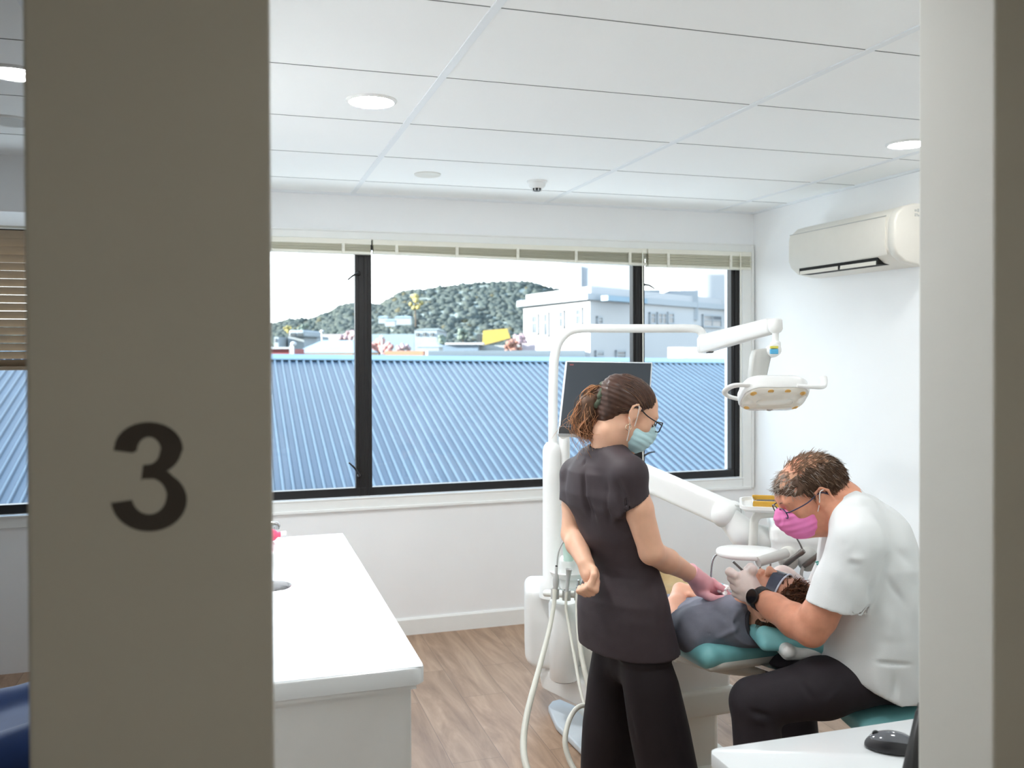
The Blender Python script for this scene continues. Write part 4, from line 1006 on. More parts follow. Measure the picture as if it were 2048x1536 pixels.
# low oval tray with rails
lt = thing('side_tray', P(1500, 1112, 3.0), 'oval white side tray below the console beside the patient', 'tray')
lc = P(1496, 1111, 3.02)
b = B(); prism(b, [lc+cu*x+cf*y for x, y in round_outline(.21, .17, .08, 8)], UPZ*.018, .007, 3, True); obj('tray_top', b, PLAST, lt, 50)
b = B(); tube(b, [P(1516, 1124, 2.93), P(1545, 1115, 2.95), P(1572, 1106, 2.98)], .0165, 16, 3); obj('tray_grip', b, GREYP, lt, 60)
for q in ([P(1438, 1107, 3.05), P(1430, 1112, 3.05), P(1424, 1128, 3.05), P(1421, 1165, 3.05)], [P(1520, 1128, 2.98), P(1520, 1180, 2.98)], [P(1541, 1120, 3.05), P(1540, 1160, 3.05)]):
    b = B(); tube(b, q, .0034, 8, 5 if len(q) > 2 else 1); obj('rail', b, STEEL, lt, 60)
b = B(); lathe(b, P(1501, 1128, 2.97), (0, 0, -1), [(.006, 0), (.009, .008), (.006, .018), (0, .02)], 14); obj('knob', b, DSTEEL, lt, 45)

# ---- patient chair
H0 = np.array([1.615, 2.36, 0.]); cd = _n([-.03, .99, 0]); cn = np.array([-cd[1], cd[0], 0.]) # cn: towards the viewer's side
CAX = np.stack([cd, cn, UPZ])
ch = thing('dental_chair', (1.5, 3.1, 0), 'reclined dental chair in turquoise upholstery under the patient', 'dental chair')
def cp(l, w, z): return H0+cd*l+cn*w+UPZ*z
def tilt(a): return np.stack([cd*cos(a)+UPZ*sin(a), cn, -cd*sin(a)+UPZ*cos(a)])
# back cushion with raised sides
s = SDF(H0+[-.55, -.2, .45], H0+[.45, 1.25, .95], .006)
s.rbox(cp(.46, 0, .645), tilt(-.045), (.42, .27, .036), .034, 0)
for sg in (-1, 1): s.cone(cp(.06, sg*.245, .670), cp(.80, sg*.24, .640), .024, .026, .03)
s.ell(cp(.45, 0, .80), tilt(-.045), (.6, .22, .105), .02, True)
V, Q = s.mesh(2); N = normals(V, Q)
V = fold(V, N, [(cp(.28+.09*k, .20, .72), cp(.33+.09*k, .285, .66), .012, -.006) for k in range(5)], 1.)
vq_mesh('backrest', V, Q, TEAL, ch)
s = SDF(H0+[-.55, -.2, .4], H0+[.45, 1.25, .8], .006)
s.rbox(cp(.45, 0, .625), tilt(-.045), (.41, .255, .022), .02, 0); s.ell(cp(.45, 0, .57), tilt(-.045), (.36, .20, .06), .04)
add_sdf('back_shell', s, PLAST2, ch)
s = SDF(cp(.75, 0, 0)+[-.6, -.2, .3], cp(1.9, 0, 0)+[.6, .6, .9], .008)
s.rbox(cp(1.0, -.06, .565), tilt(.05), (.24, .19, .04), .036, 0); s.rbox(cp(1.30, -.17, .55), tilt(-.08), (.17, .15, .035), .032, .03)
add_sdf('seat', s, TEAL, ch)
s = SDF(cp(.75, 0, 0)+[-.6, -.2, .25], cp(1.9, 0, 0)+[.6, .6, .7], .008); s.rbox(cp(1.06, -.02, .50), tilt(.03), (.28, .2, .035), .03, 0); add_sdf('seat_shell', s, PLAST2, ch)
# headrest and its bracket
s = SDF(H0+[-.45, -.5, .6], H0+[.45, .3, .95], .005)
hx = np.stack([_n(RH*.98-UPZ*.13), _n(FH), UPZ])
a, c = P(1533, 1272, 2.62), P(1662, 1296, 2.56)
s.chain([a+FH*.02, (a+c)/2+FH*.015-UPZ*.001, c+FH*.02], [.024, .024, .026], .02)
s.chain([a+FH*.24, c+FH*.26], [.026, .026], .02); s.rbox((a+c)/2+FH*.13-UPZ*.012, hx, (.105, .13, .02), .018, .02)
add_sdf('headrest', s, TEAL, ch)
s = SDF(H0+[-.45, -.5, .5], H0+[.45, .3, .95], .005)
a, c = P(1574, 1300, 2.58), P(1636, 1314, 2.58)
s.cone(a-FH*.01, a+FH*.12, px(14, 2.6), px(14, 2.6), 0); s.rbox((a+c)/2+FH*.045+UPZ*.0, hx, (.055, .055, px(14, 2.6)), .014, .012)
add_sdf('headrest_bracket', s, PLAST, ch)
b = B(); lathe(b, P(1574, 1300, 2.567), -FH, [(.013, 0), (.013, .004), (.010, .005), (.010, .003), (.004, .003), (.004, .006), (0, .006)], 20); obj('bracket_knob', b, PLAST2, ch, 40)
b = B(); rbox(b, cp(.0, .04, .628), tilt(-.12), (.11, .03, .008), .003); obj('headrest_slide', b, STEEL, ch)
# lift bracket, base and covers
b = B(); prism(b, [cp(.12, .10, .615), cp(.52, .10, .60), cp(.86, .10, .60), cp(.84, .10, .47), cp(.52, .10, .475), cp(.50, .10, .53), cp(.30, .10, .57)], -cn*.2, .015, 3); obj('back_bracket', b, PLAST2, ch, 50)
b = B(); rbox(b, cp(.88, 0, .415), CAX, (.32, .16, .085), .02, 3); obj('lift_cover', b, PLAST, ch, 45)
b = B(); rbox(b, cp(.90, 0, .305), CAX, (.36, .17, .05), .015, 3); obj('lift_skirt', b, PLAST2, ch, 45)
b = B(); rbox(b, cp(.92, 0, .15), CAX, (.30, .15, .13), .03, 3); obj('base_column', b, PLAST2, ch, 45)
b = B(); rbox(b, cp(.95, -.04, .02), CAX, (.36, .2, .02), .012, 3); obj('base_plate', b, PLAST2, ch, 45)
b = B(); q = cp(.62, .165, .26); tube(b, [q+cd*.18, q+cd*.10-UPZ*.03+cn*.02, q-UPZ*.025+cn*.025, q-cd*.08+cn*.02, q-cd*.09+UPZ*.02, q+UPZ*.02+cn*.03, q+cd*.12+UPZ*.01], .008, 10, 6); obj('coiled_cable', b, PLAST, ch, 60)
b = B(); tube(b, [q+UPZ*.035+cn*.03+cd*.1, q+UPZ*.03+cn*.04, q-cd*.09+UPZ*.0+cn*.03], .010, 10, 4); obj('pedal_lever', b, PLAST, ch, 60)

# ---- operator stool
st = thing('operator_stool', (P(1790, 1430, 2.62)*[1, 1, 0]), 'turquoise round operator stool under the man in white', 'stool')
SC = P(1805, 1432, 2.62)+UPZ*.050
s = SDF(SC-[.3, .3, .1], SC+[.3, .3, .1], .006)
sax = np.stack([_n(RH*.99+UPZ*.10), FH, _n(UPZ*.99-RH*.10)])
s.ell(SC-UPZ*.01, sax, (.20, .19, .040), 0); s.rbox(SC-UPZ*.012, sax, (.185, .17, .030), .028, .03)
V, Q = s.mesh(2); vq_mesh('seat', V, Q, TEAL, st)
b = B(); lathe(b, [SC[0], SC[1], SC[2]-.05], (0, 0, -1), [(.12, 0), (.12, .012), (.03, .03), (.025, .06), (.025, .22), (.035, .225), (.035, .38), (0, .38)], 28); obj('gas_column', b, STEEL, st, 40)
for k in range(5):
    a = 2*pi*k/5+.3; dv = np.array([cos(a), sin(a), 0]); p = np.array([SC[0], SC[1], 0])
    b = B(); tube(b, [p+UPZ*.11, p+dv*.14+UPZ*.10, p+dv*.27+UPZ*.075], [.022, .02, .015], 10, 3); leg = obj('leg', b, STEEL, st, 50)
    b = B(); lathe(b, p+dv*.27+np.array([-dv[1], dv[0], 0])*-.012+UPZ*.03, np.array([-dv[1], dv[0], 0]), [(0, 0), (.026, 0), (.03, .004), (.03, .02), (.026, .024), (0, .024)], 20); obj('caster', b, BLACK, leg, 40)
    b = B(); tube(b, [p+dv*.27+UPZ*.03, p+dv*.27+UPZ*.075], .006, 8); obj('caster_stem', b, STEEL, leg)
# ================================================================== worktop, desk and small things
SOLID = mat('solid_surface', rgb(222, 226, 228), .18, noise=.008, nscale=8, spec=.5)
CABW = mat('cabinet_white', rgb(236, 239, 240), .35, noise=.008)
# worktop along the partition with an integrated basin: a grid with a dished bowl
wx0, wx1, wy0, wy1, wz = -.068, .404, 1.945, 3.47, .9
BCX, BCY, BRX, BRY = .05, 2.95, .33, .26
NX, NY = 90, 220
xs = np.linspace(wx0+.006, wx1-.006, NX); ys = np.linspace(wy0+.006, wy1-.006, NY)
X, Y = np.meshgrid(xs, ys, indexing='ij')
rr = np.sqrt(((X-BCX)/BRX)**2+((Y-BCY)/BRY)**2)
Zb = wz-.05*np.clip(1-rr**2.5, 0, 1)**.8
HX, HY, HR = .105, 2.79, .062      # waste chute
hole = (X-HX)**2+(Y-HY)**2 < (HR+.002)**2
wt = thing('worktop', (.17, 2.7, .86), 'white worktop with moulded basin beside the number pillar', 'worktop')
b = B(); gv = [[b.verts.new((X[i, j], Y[i, j], Zb[i, j])) for j in range(NY)] for i in range(NX)]
for i in range(NX-1):
    for j in range(NY-1):
        if hole[i, j] and hole[i+1, j] and hole[i, j+1] and hole[i+1, j+1]: continue
        b.faces.new([gv[i][j], gv[i+1][j], gv[i+1][j+1], gv[i][j+1]])
obj('basin_surface', b, SOLID, wt, 60)
b = B()
out = [(wx0, wy1), (wx0, wy0), (wx1-.03, wy0)]+[(wx1-.03+.03*sin(a), wy0+.03-.03*cos(a)) for a in np.linspace(.2, pi/2, 6)]+[(wx1, wy1-.02), (wx1-.02, wy1)]
# edge band: rounded front corner
rings = []
for ins, z in ((.02, wz-.04), (.0, wz-.038), (.0, wz-.006), (.002, wz-.002), (.0075, wz-.0003)):
    rings.append([(np.clip(x, wx0, wx1)-ins*np.sign(x-.17), y-ins*np.sign(y-2.7), z) for x, y in out])
loft(b, rings, False); obj('edge_band', b, SOLID, wt, 40)
b = B(); box(b, (wx0, wy0+.01, wz-.05), (wx1-.02, BCY-BRY-.03, wz-.035)); obj('underside', b, CABW, wt)
zr_ = wz-.012
b = B(); lathe(b, (HX, HY, zr_-.06), (0, 0, 1), [(HR-.008, -.06), (HR-.008, .052), (HR-.004, .060), (HR+.006, .0625), (HR+.012, .060), (HR+.012, .056), (HR-.001, .055), (HR-.001, -.06)], 48); obj('waste_chute', b, STEEL, wt, 50)
b = B(); lathe(b, (HX, HY, zr_-.13), (0, 0, 1), [(0, 0), (HR-.009, 0)], 40); obj('chute_bottom', b, mat('pink_liner', rgb(226, 150, 160), .5, noise=.2, nscale=30), wt)
t = thing('base_cabinet', (.17, 2.7, 0), 'white base cabinet under the basin worktop', 'cabinet')
b = B(); box(b, (-.068, 1.985, .1), (.365, 2.003, .848)); box(b, (-.068, 3.44, .1), (.365, 3.458, .848)); box(b, (-.068, 1.985, .1), (.365, 3.458, .118)); box(b, (-.068, 1.985, .1), (-.056, 3.458, .848)); obj('body', b, CABW, t)
b = B(); box(b, (-.066, 2.03, 0), (.33, 3.43, .1)); obj('plinth', b, GREYP, t)
for k in range(3):
    b = B(); box(b, (.365, 2.0+.487*k, .12), (.381, 2.0+.487*k+.48, .846), .002); dr = obj('door', b, CABW, t)
    b = B(); tube(b, [(.381, 2.43+.487*k, .70), (.40, 2.43+.487*k, .70), (.40, 2.43+.487*k, .82), (.381, 2.43+.487*k, .82)], .004, 8); obj('handle', b, STEEL, dr, 50)
# tap at the back of the basin, its spout end just showing
fx, fy = -.01, 3.05
t = thing('tap', (fx, fy, .9), 'chrome tap at the basin, half hidden by the number pillar', 'tap')
b = B(); lathe(b, (fx, fy, .88), (0, 0, 1), [(.026, 0), (.026, .025), (.018, .035), (.017, .15), (0, .155)], 24); obj('body', b, STEEL, t, 40)
b = B(); tube(b, [(fx, fy, 1.0), (fx+.06, fy, 1.028), (fx+.14, fy+.005, 1.026), (fx+.146, fy+.005, 1.01)], [.013, .012, .011, .010], 12, 5); obj('spout', b, STEEL, t, 50)
b = B(); tube(b, [(fx, fy, 1.035), (fx+.03, fy, 1.075), (fx+.09, fy, 1.085)], [.008, .007, .008], 10, 4); obj('lever', b, STEEL, t, 50)
t = thing('soap_bottle', (.11, 3.40, .9), 'bright pink bottle lying at the far end of the basin worktop', 'bottle')
PK = mat('pink_plastic', rgb(240, 92, 128), .35, noise=.05)
b = B(); lathe(b, (.02, 3.39, .926), (1, .05, -.02), [(0, 0), (.022, .002), (.027, .015), (.027, .10), (.020, .125), (.010, .135), (.010, .15), (0, .15)], 24); obj('body', b, PK, t, 45)
b = B(); lathe(b, (.165, 3.397, .923), (1, .05, -.02), [(.012, 0), (.012, .02), (0, .02)], 18); obj('cap', b, mat('white_cap', rgb(240, 240, 240), .4), t, 45)

# desk at the lower right
dx, dy, dz = .967, 1.70, .74
t = thing('desk', (1.6, 1.45, 0), 'white desk top at the lower right behind the door jamb', 'desk')
b = B(); q = [(dx+.008, dy+.012), (dx+.03, dy+.018), (2.35, dy+.008), (2.35, 1.16), (dx, 1.16), (dx, dy-.01)]
prism(b, [(x, y, dz-.03) for x, y in [(dx, 1.16), (2.35, 1.16), (2.35, dy+.004), (dx+.022, dy+.012), (dx+.008, dy+.006), (dx, dy-.008)]], UPZ*.03, .003, 2); obj('top', b, SOLID, t, 40)
b = B(); box(b, (dx+.02, 1.18, 0), (dx+.045, dy-.03, dz-.03)); obj('side_panel', b, CABW, t)
b = B(); box(b, (2.30, 1.18, 0), (2.325, dy-.03, dz-.03)); obj('side_panel', b, CABW, t)
b = B(); box(b, (dx+.045, 1.20, .35), (2.30, 1.22, dz-.03)); obj('back_panel', b, CABW, t)
# mouse
mp = on(1786, 1500, Z=.74)+UPZ*.0
ms = tag(None or thing('computer_mouse', mp, 'black glossy computer mouse on the white desk', 'mouse'))
ma = _n(RH*.94-FH*.3); mb = np.cross(UPZ, ma); MAX = np.stack([ma, mb, UPZ])
s = SDF(mp-[.1, .1, .02], mp+[.1, .1, .06], .002)
s.ell(mp+UPZ*.004, MAX, (.058, .033, .034), 0); s.plane(mp+UPZ*.002, -UPZ)
V, Q = s.mesh(2); vq_mesh('shell', V, Q, mat('mouse_black', rgb(40, 39, 42), .35, noise=.05), ms)
s = SDF(mp-[.1, .1, .02], mp+[.1, .1, .06], .002); s.ell(mp+UPZ*.005, MAX, (.0575, .031, .0355), 0); s.plane(mp+UPZ*.022, -UPZ); V, Q = s.mesh(2); vq_mesh('glossy_top', V, Q, mat('mouse_gloss', rgb(92, 94, 100), .12, coat=.7), ms)
b = B(); lathe(b, mp-ma*.034+mb*-.003+UPZ*.030, mb, [(0, 0), (.007, 0), (.008, .001), (.008, .005), (.007, .006), (0, .006)], 20); obj('wheel', b, BLACK, ms, 40)
# edge of a monitor standing on the desk
e0, e1 = P(1803, 1536, 1.52), P(1836, 1418, 1.66)
t = thing('desk_monitor', on(1850, 1560, Z=.74), 'edge of a black monitor on the white desk at the door jamb', 'monitor')
b = B(); mx_, my_ = 1.318, 1.50
prism(b, [(mx_, my_, .745), (mx_+.016, my_, .745), (mx_+.036, my_+.145, .86), (mx_+.03, my_+.155, .86), (mx_+.006, my_+.02, .745)], (0, 0, .01), 0)
b.free(); b = B()
mz0 = .742
pa = on(1803, 1536, Y=1.50); pb = on(1826, 1418, Y=1.58)
prism(b, [P(1800, 1545, 1.56), P(1818, 1545, 1.56), P(1842, 1412, 1.66), P(1829, 1420, 1.66)], ma*.0+RH*.045+FH*.012, .003); obj('casing', b, BLACK, t, 40)
b = B(); prism(b, [P(1820, 1545, 1.558), P(1880, 1545, 1.56), P(1880, 1410, 1.66), P(1844, 1412, 1.658)], FH*.02, .003); obj('back', b, DARK, t, 40)
b = B(); box(b, (t.location.x+.03, t.location.y-.05, .741), (t.location.x+.2, t.location.y+.06, .752), .003); obj('foot', b, BLACK, t, 40)

# blue padded chair in the next room
t = thing('padded_chair', (-.75, 2.7, 0), 'dark blue vinyl padded chair in the next room at the lower left edge', 'chair')
BLU = mat('blue_vinyl', rgb(34, 66, 128), .6, noise=.06, bump=.05)
s = SDF([-1.35, 2.2, .15], [-.3, 3.6, 1.0], .008)
s.chain([(-.48, 2.75, .50), (-.72, 2.76, .44), (-1.05, 2.78, .39)], [.085, .08, .08], .02); s.chain([(-.48, 3.15, .50), (-.72, 3.16, .44), (-1.05, 3.18, .39)], [.085, .08, .08], .05); s.rbox((-.76, 2.95, .42), np.stack([_n([.97, 0, .2]), [0, 1, 0], _n([-.2, 0, .97])]), (.33, .26, .07), .05, .05)
V, Q = s.mesh(2); vq_mesh('cushion', V, Q, BLU, t)
b = B(); box(b, (-1.15, 2.70, .26), (-.42, 3.22, .35), .02); obj('shell', b, BLACK, t, 40)
b = B(); box(b, (-.95, 2.8, 0), (-.6, 3.1, .26), .02); obj('base', b, DSTEEL, t, 40)
# ================================================================== people
def skin(name, c, mott=.08, red=None):
    m = mat(name, c, .48, noise=mott, nscale=22, bump=.06, bscale=240, spec=.35, sss=.12); return m
def lens_material():
    m = bpy.data.materials.new('spectacle_lens'); m.use_nodes = True; t = m.node_tree; t.nodes.clear(); N = t.nodes; L = t.links
    o = N.new('ShaderNodeOutputMaterial'); mx = N.new('ShaderNodeMixShader'); mx.inputs[0].default_value = .06; tr = N.new('ShaderNodeBsdfTransparent'); gl = N.new('ShaderNodeBsdfGlossy'); gl.inputs['Roughness'].default_value = .03
    L.new(tr.outputs[0], mx.inputs[1]); L.new(gl.outputs[0], mx.inputs[2]); L.new(mx.outputs[0], o.inputs[0]); return m
LENS = lens_material()
class Head:
    def __init__(q, c, fx, up, sc=1., jz=1.):
        q.jz = jz
        q.c = np.array(c, float); q.fx = _n(fx); q.up = _n(up-q.fx*(np.array(up)@q.fx)); q.lf = np.cross(q.up, q.fx); q.s = sc
        q.A = np.stack([q.fx, q.lf, q.up])
    def L(q, x, y, z): return q.c+q.s*(q.fx*x+q.lf*y+q.up*(z if z > 0 else z*q.jz))
    def R(q, *r): return np.array(r)*q.s
    def build(q, s, neck, nr, es=1.):
        L, A, R, k = q.L, q.A, q.R, q.s
        def E(x, y, z): return L(-.006+(x+.006)*es, y, -.002+(z+.002)*es)
        s.ell(L(-.014, 0, .034), A, R(.096, .075, .088), 0)
        s.ell(L(.034, 0, .034), A, R(.058, .062, .060), .02)
        s.ell(L(.042, 0, -.022), A, R(.048, .056, .062), .02)
        s.ell(L(.034, 0, -.066), A, R(.050, .050, .044), .02)
        s.ball(L(.070, 0, -.098), .020*k, .02)
        for y in (-1, 1):
            s.cone(L(-.004, .056*y, -.048), L(.060, .020*y, -.098), .018*k, .015*k, .02)
            s.ball(L(.056, .044*y, -.020), .022*k, .02)
        s.cone(L(.080, -.034, .024), L(.080, .034, .024), .015*k, .015*k, .015)
        s.chain([L(.088, 0, .014), L(.103, 0, -.014), L(.111, 0, -.034)], [.008*k, .010*k, .0125*k], .008)
        for y in (-1, 1):
            s.ball(L(.100, .013*y, -.036), .009*k, .006)
            s.ball(L(.102, .033*y, .002), .016*k, .012, True)
            s.ball(L(.0775, .032*y, .003), .0138*k, .003)
        s.ell(L(.091, 0, -.058), A, R(.010, .024, .0055), .005); s.ell(L(.090, 0, -.069), A, R(.010, .021, .006), .005)
        for y in (-1, 1):                                     # ears: plate, rim, lobe, hollow
            s.ell(E(-.008, .078*y, -.002), np.stack([_n(q.fx*.96-q.lf*y*.26-q.up*.1), _n(q.lf*y+q.fx*.26), _n(q.up+q.fx*.1)]), R(.017*es, .0075, .030*es), .004)
            arc = [E(.008, .079*y, .006), E(.006, .082*y, .024), E(-.010, .086*y, .032), E(-.024, .089*y, .020), E(-.026, .089*y, .0), E(-.016, .085*y, -.022), E(-.004, .081*y, -.034)]
            s.chain(arc, [.0038*k, .0042*k, .0045*k, .0048*k, .0045*k, .0048*k, .0062*k], .003)
            s.ball(E(.000, .091*y, -.004), .0095*k, .005, True)
            s.ball(E(.006, .079*y, -.006), .0048*k, .004)
        s.chain([L(-.020, 0, -.035), L(-.028, 0, -.085), neck], [nr*1.02, nr, nr*1.12], .03)
    def surf(q, th, ph, k=1.0, e=(.0, .0)):
        """point on the skull: th from crown (0) to below, ph around (0 = forward, 90 = left)"""
        a = np.array([.098*k, .078*k, .092*k])
        return q.L(-.014+e[0]+a[0]*sin(th)*cos(ph), a[1]*sin(th)*sin(ph), .036+e[1]+a[2]*cos(th))
def strands(paths, r, seg=4):
    """many thin tapered tubes in one mesh -> V, Q"""
    VV, QQ = [], []; n0 = 0
    for p, rr in zip(paths, r):
        p = np.asarray(p, float); n = len(p); d = np.gradient(p, axis=0); d /= np.maximum(np.linalg.norm(d, axis=1), 1e-9)[:, None]
        u = np.cross(d, [.3, .2, .93]); u /= np.maximum(np.linalg.norm(u, axis=1), 1e-9)[:, None]; v = np.cross(d, u)
        w = rr*np.minimum(1, np.linspace(1.25, .25, n))
        for k in range(seg):
            a = 2*pi*k/seg; VV.append(p+(u*cos(a)+v*sin(a))*w[:, None])
        for i in range(n-1):
            for k in range(seg):
                k2 = (k+1) % seg; QQ.append((n0+k*n+i, n0+k*n+i+1, n0+k2*n+i+1, n0+k2*n+i))
        n0 += seg*n
    return np.concatenate(VV), np.array(QQ)
def hair_mat(name, c, noise=.25, rough=.42, tl=.25):
    m = mat(name, c, rough, noise=noise, nscale=60, spec=.4); t = m.node_tree; b = t.nodes['Principled BSDF']; o = t.nodes['Material Output']
    x = t.nodes.new('ShaderNodeMixShader'); x.inputs[0].default_value = tl; tr = t.nodes.new('ShaderNodeBsdfTranslucent')
    tr.inputs[0].default_value = (min(1, c[0]*2.2), min(1, c[1]*2.), min(1, c[2]*1.7), 1)
    t.links.new(b.outputs[0], x.inputs[1]); t.links.new(tr.outputs[0], x.inputs[2]); t.links.new(x.outputs[0], o.inputs[0]); return m
def merge(parts):
    V = []; Q = []; I = []; n = 0
    for v, q, i in parts:
        V.append(v); Q.append(q+n); I += [i]*len(q); n += len(v)
    return np.concatenate(V), np.concatenate(Q), I
def mask(q, m, body, pleat=.0007, loop=None, band=None):
    L, A, R = q.L, q.A, q.R
    s = field([q.c], .17, .0025)
    s.ell(L(.050, 0, -.058), A, R(.066, .066, .060), 0); s.ell(L(.078, 0, -.030), A, R(.040, .034, .040), .03); s.ball(L(.112, 0, -.026), .014*q.s, .03)
    s.plane(L(.06, 0, -.010), -.36*q.fx+.93*q.up, .004); s.plane(L(.012, 0, -.06), -q.fx+.22*q.up, .004)
    V, Q = s.mesh(2); N = normals(V, Q); h = (V-q.c)@q.up
    V = V+N*(pleat*np.sin(h/q.s*330)*np.clip(((V-q.c)@q.fx/q.s-.0)/.05, 0, 1))[:, None]
    o = vq_mesh('face_mask', V, Q, m, body)
    for y in (-1, 1):
        b = B(); tube(b, [L(.018, .066*y, -.034), L(.008, .079*y, -.005), L(-.004, .0865*y, .026), L(-.018, .088*y, .030)], .0016, 6, 4)
        tube(b, [L(.018, .060*y, -.088), L(.006, .074*y, -.062), L(-.010, .085*y, -.030), L(-.022, .088*y, -.018)], .0016, 6, 4)
        obj('ear_loop', b, loop, o, 60)
    return o
def glasses(q, m, body, w=.026, h=.017, rnd=.006, drop=.0, fwd=.0, lens=True, rr=.0019, xo=.108):
    L = q.L
    o = None; b = B()
    for y in (-1, 1):
        pts = [L(xo-fwd-.006*(abs(p_[0]+.034)*30)**2*.1-.004*abs(p_[0]), y*(.034+p_[0]), .004-drop+p_[1]) for p_ in round_outline(2*w, 2*h, rnd, 4)]
        tube(b, pts+[pts[0], pts[1]], rr, 8)
        tube(b, [L(xo-fwd-.002, y*(.034+w), .012-drop), L(xo-.018, y*.071, .012-drop*.9), L(.04, y*.079, .014-drop*.4), L(.0, y*.083, .024), L(-.020, y*.086, .016), L(-.034, y*.085, -.004)], [rr*1.05]*6, 8, 4)
    tube(b, [L(xo-fwd, -.009, .009-drop), L(xo-fwd+.004, 0, .011-drop), L(xo-fwd, .009, .009-drop)], rr, 8, 3)
    o = obj('eyeglasses', b, m, body, 60)
    if lens:
        for y in (-1, 1):
            b = B(); prism(b, [L(xo-fwd-.002, y*(.034+p_[0]), .004-drop+p_[1]) for p_ in round_outline(2*w, 2*h, rnd, 4)], q.fx*.001); obj('lens', b, LENS, o)
    return o
def lids(q, body, col, brow):
    for y in (-1, 1):
        b = B(); tube(b, [q.L(.0785, (.032-.013)*y, -.002), q.L(.0905, (.032-.004)*y, -.004), q.L(.0895, (.032+.006)*y, -.004), q.L(.0785, (.032+.014)*y, .0)], .0012, 6, 4); obj('eyelashes', b, col, body, 60)
        b = B(); tube(b, [q.L(.096, .014*y, .024), q.L(.094, .030*y, .029), q.L(.080, .052*y, .024)], [.003, .003, .0012], 8, 4, True, .5); obj('eyebrow', b, brow, body, 60)
def finger(s, pts, r, k=.004): s.chain(pts, r, k)

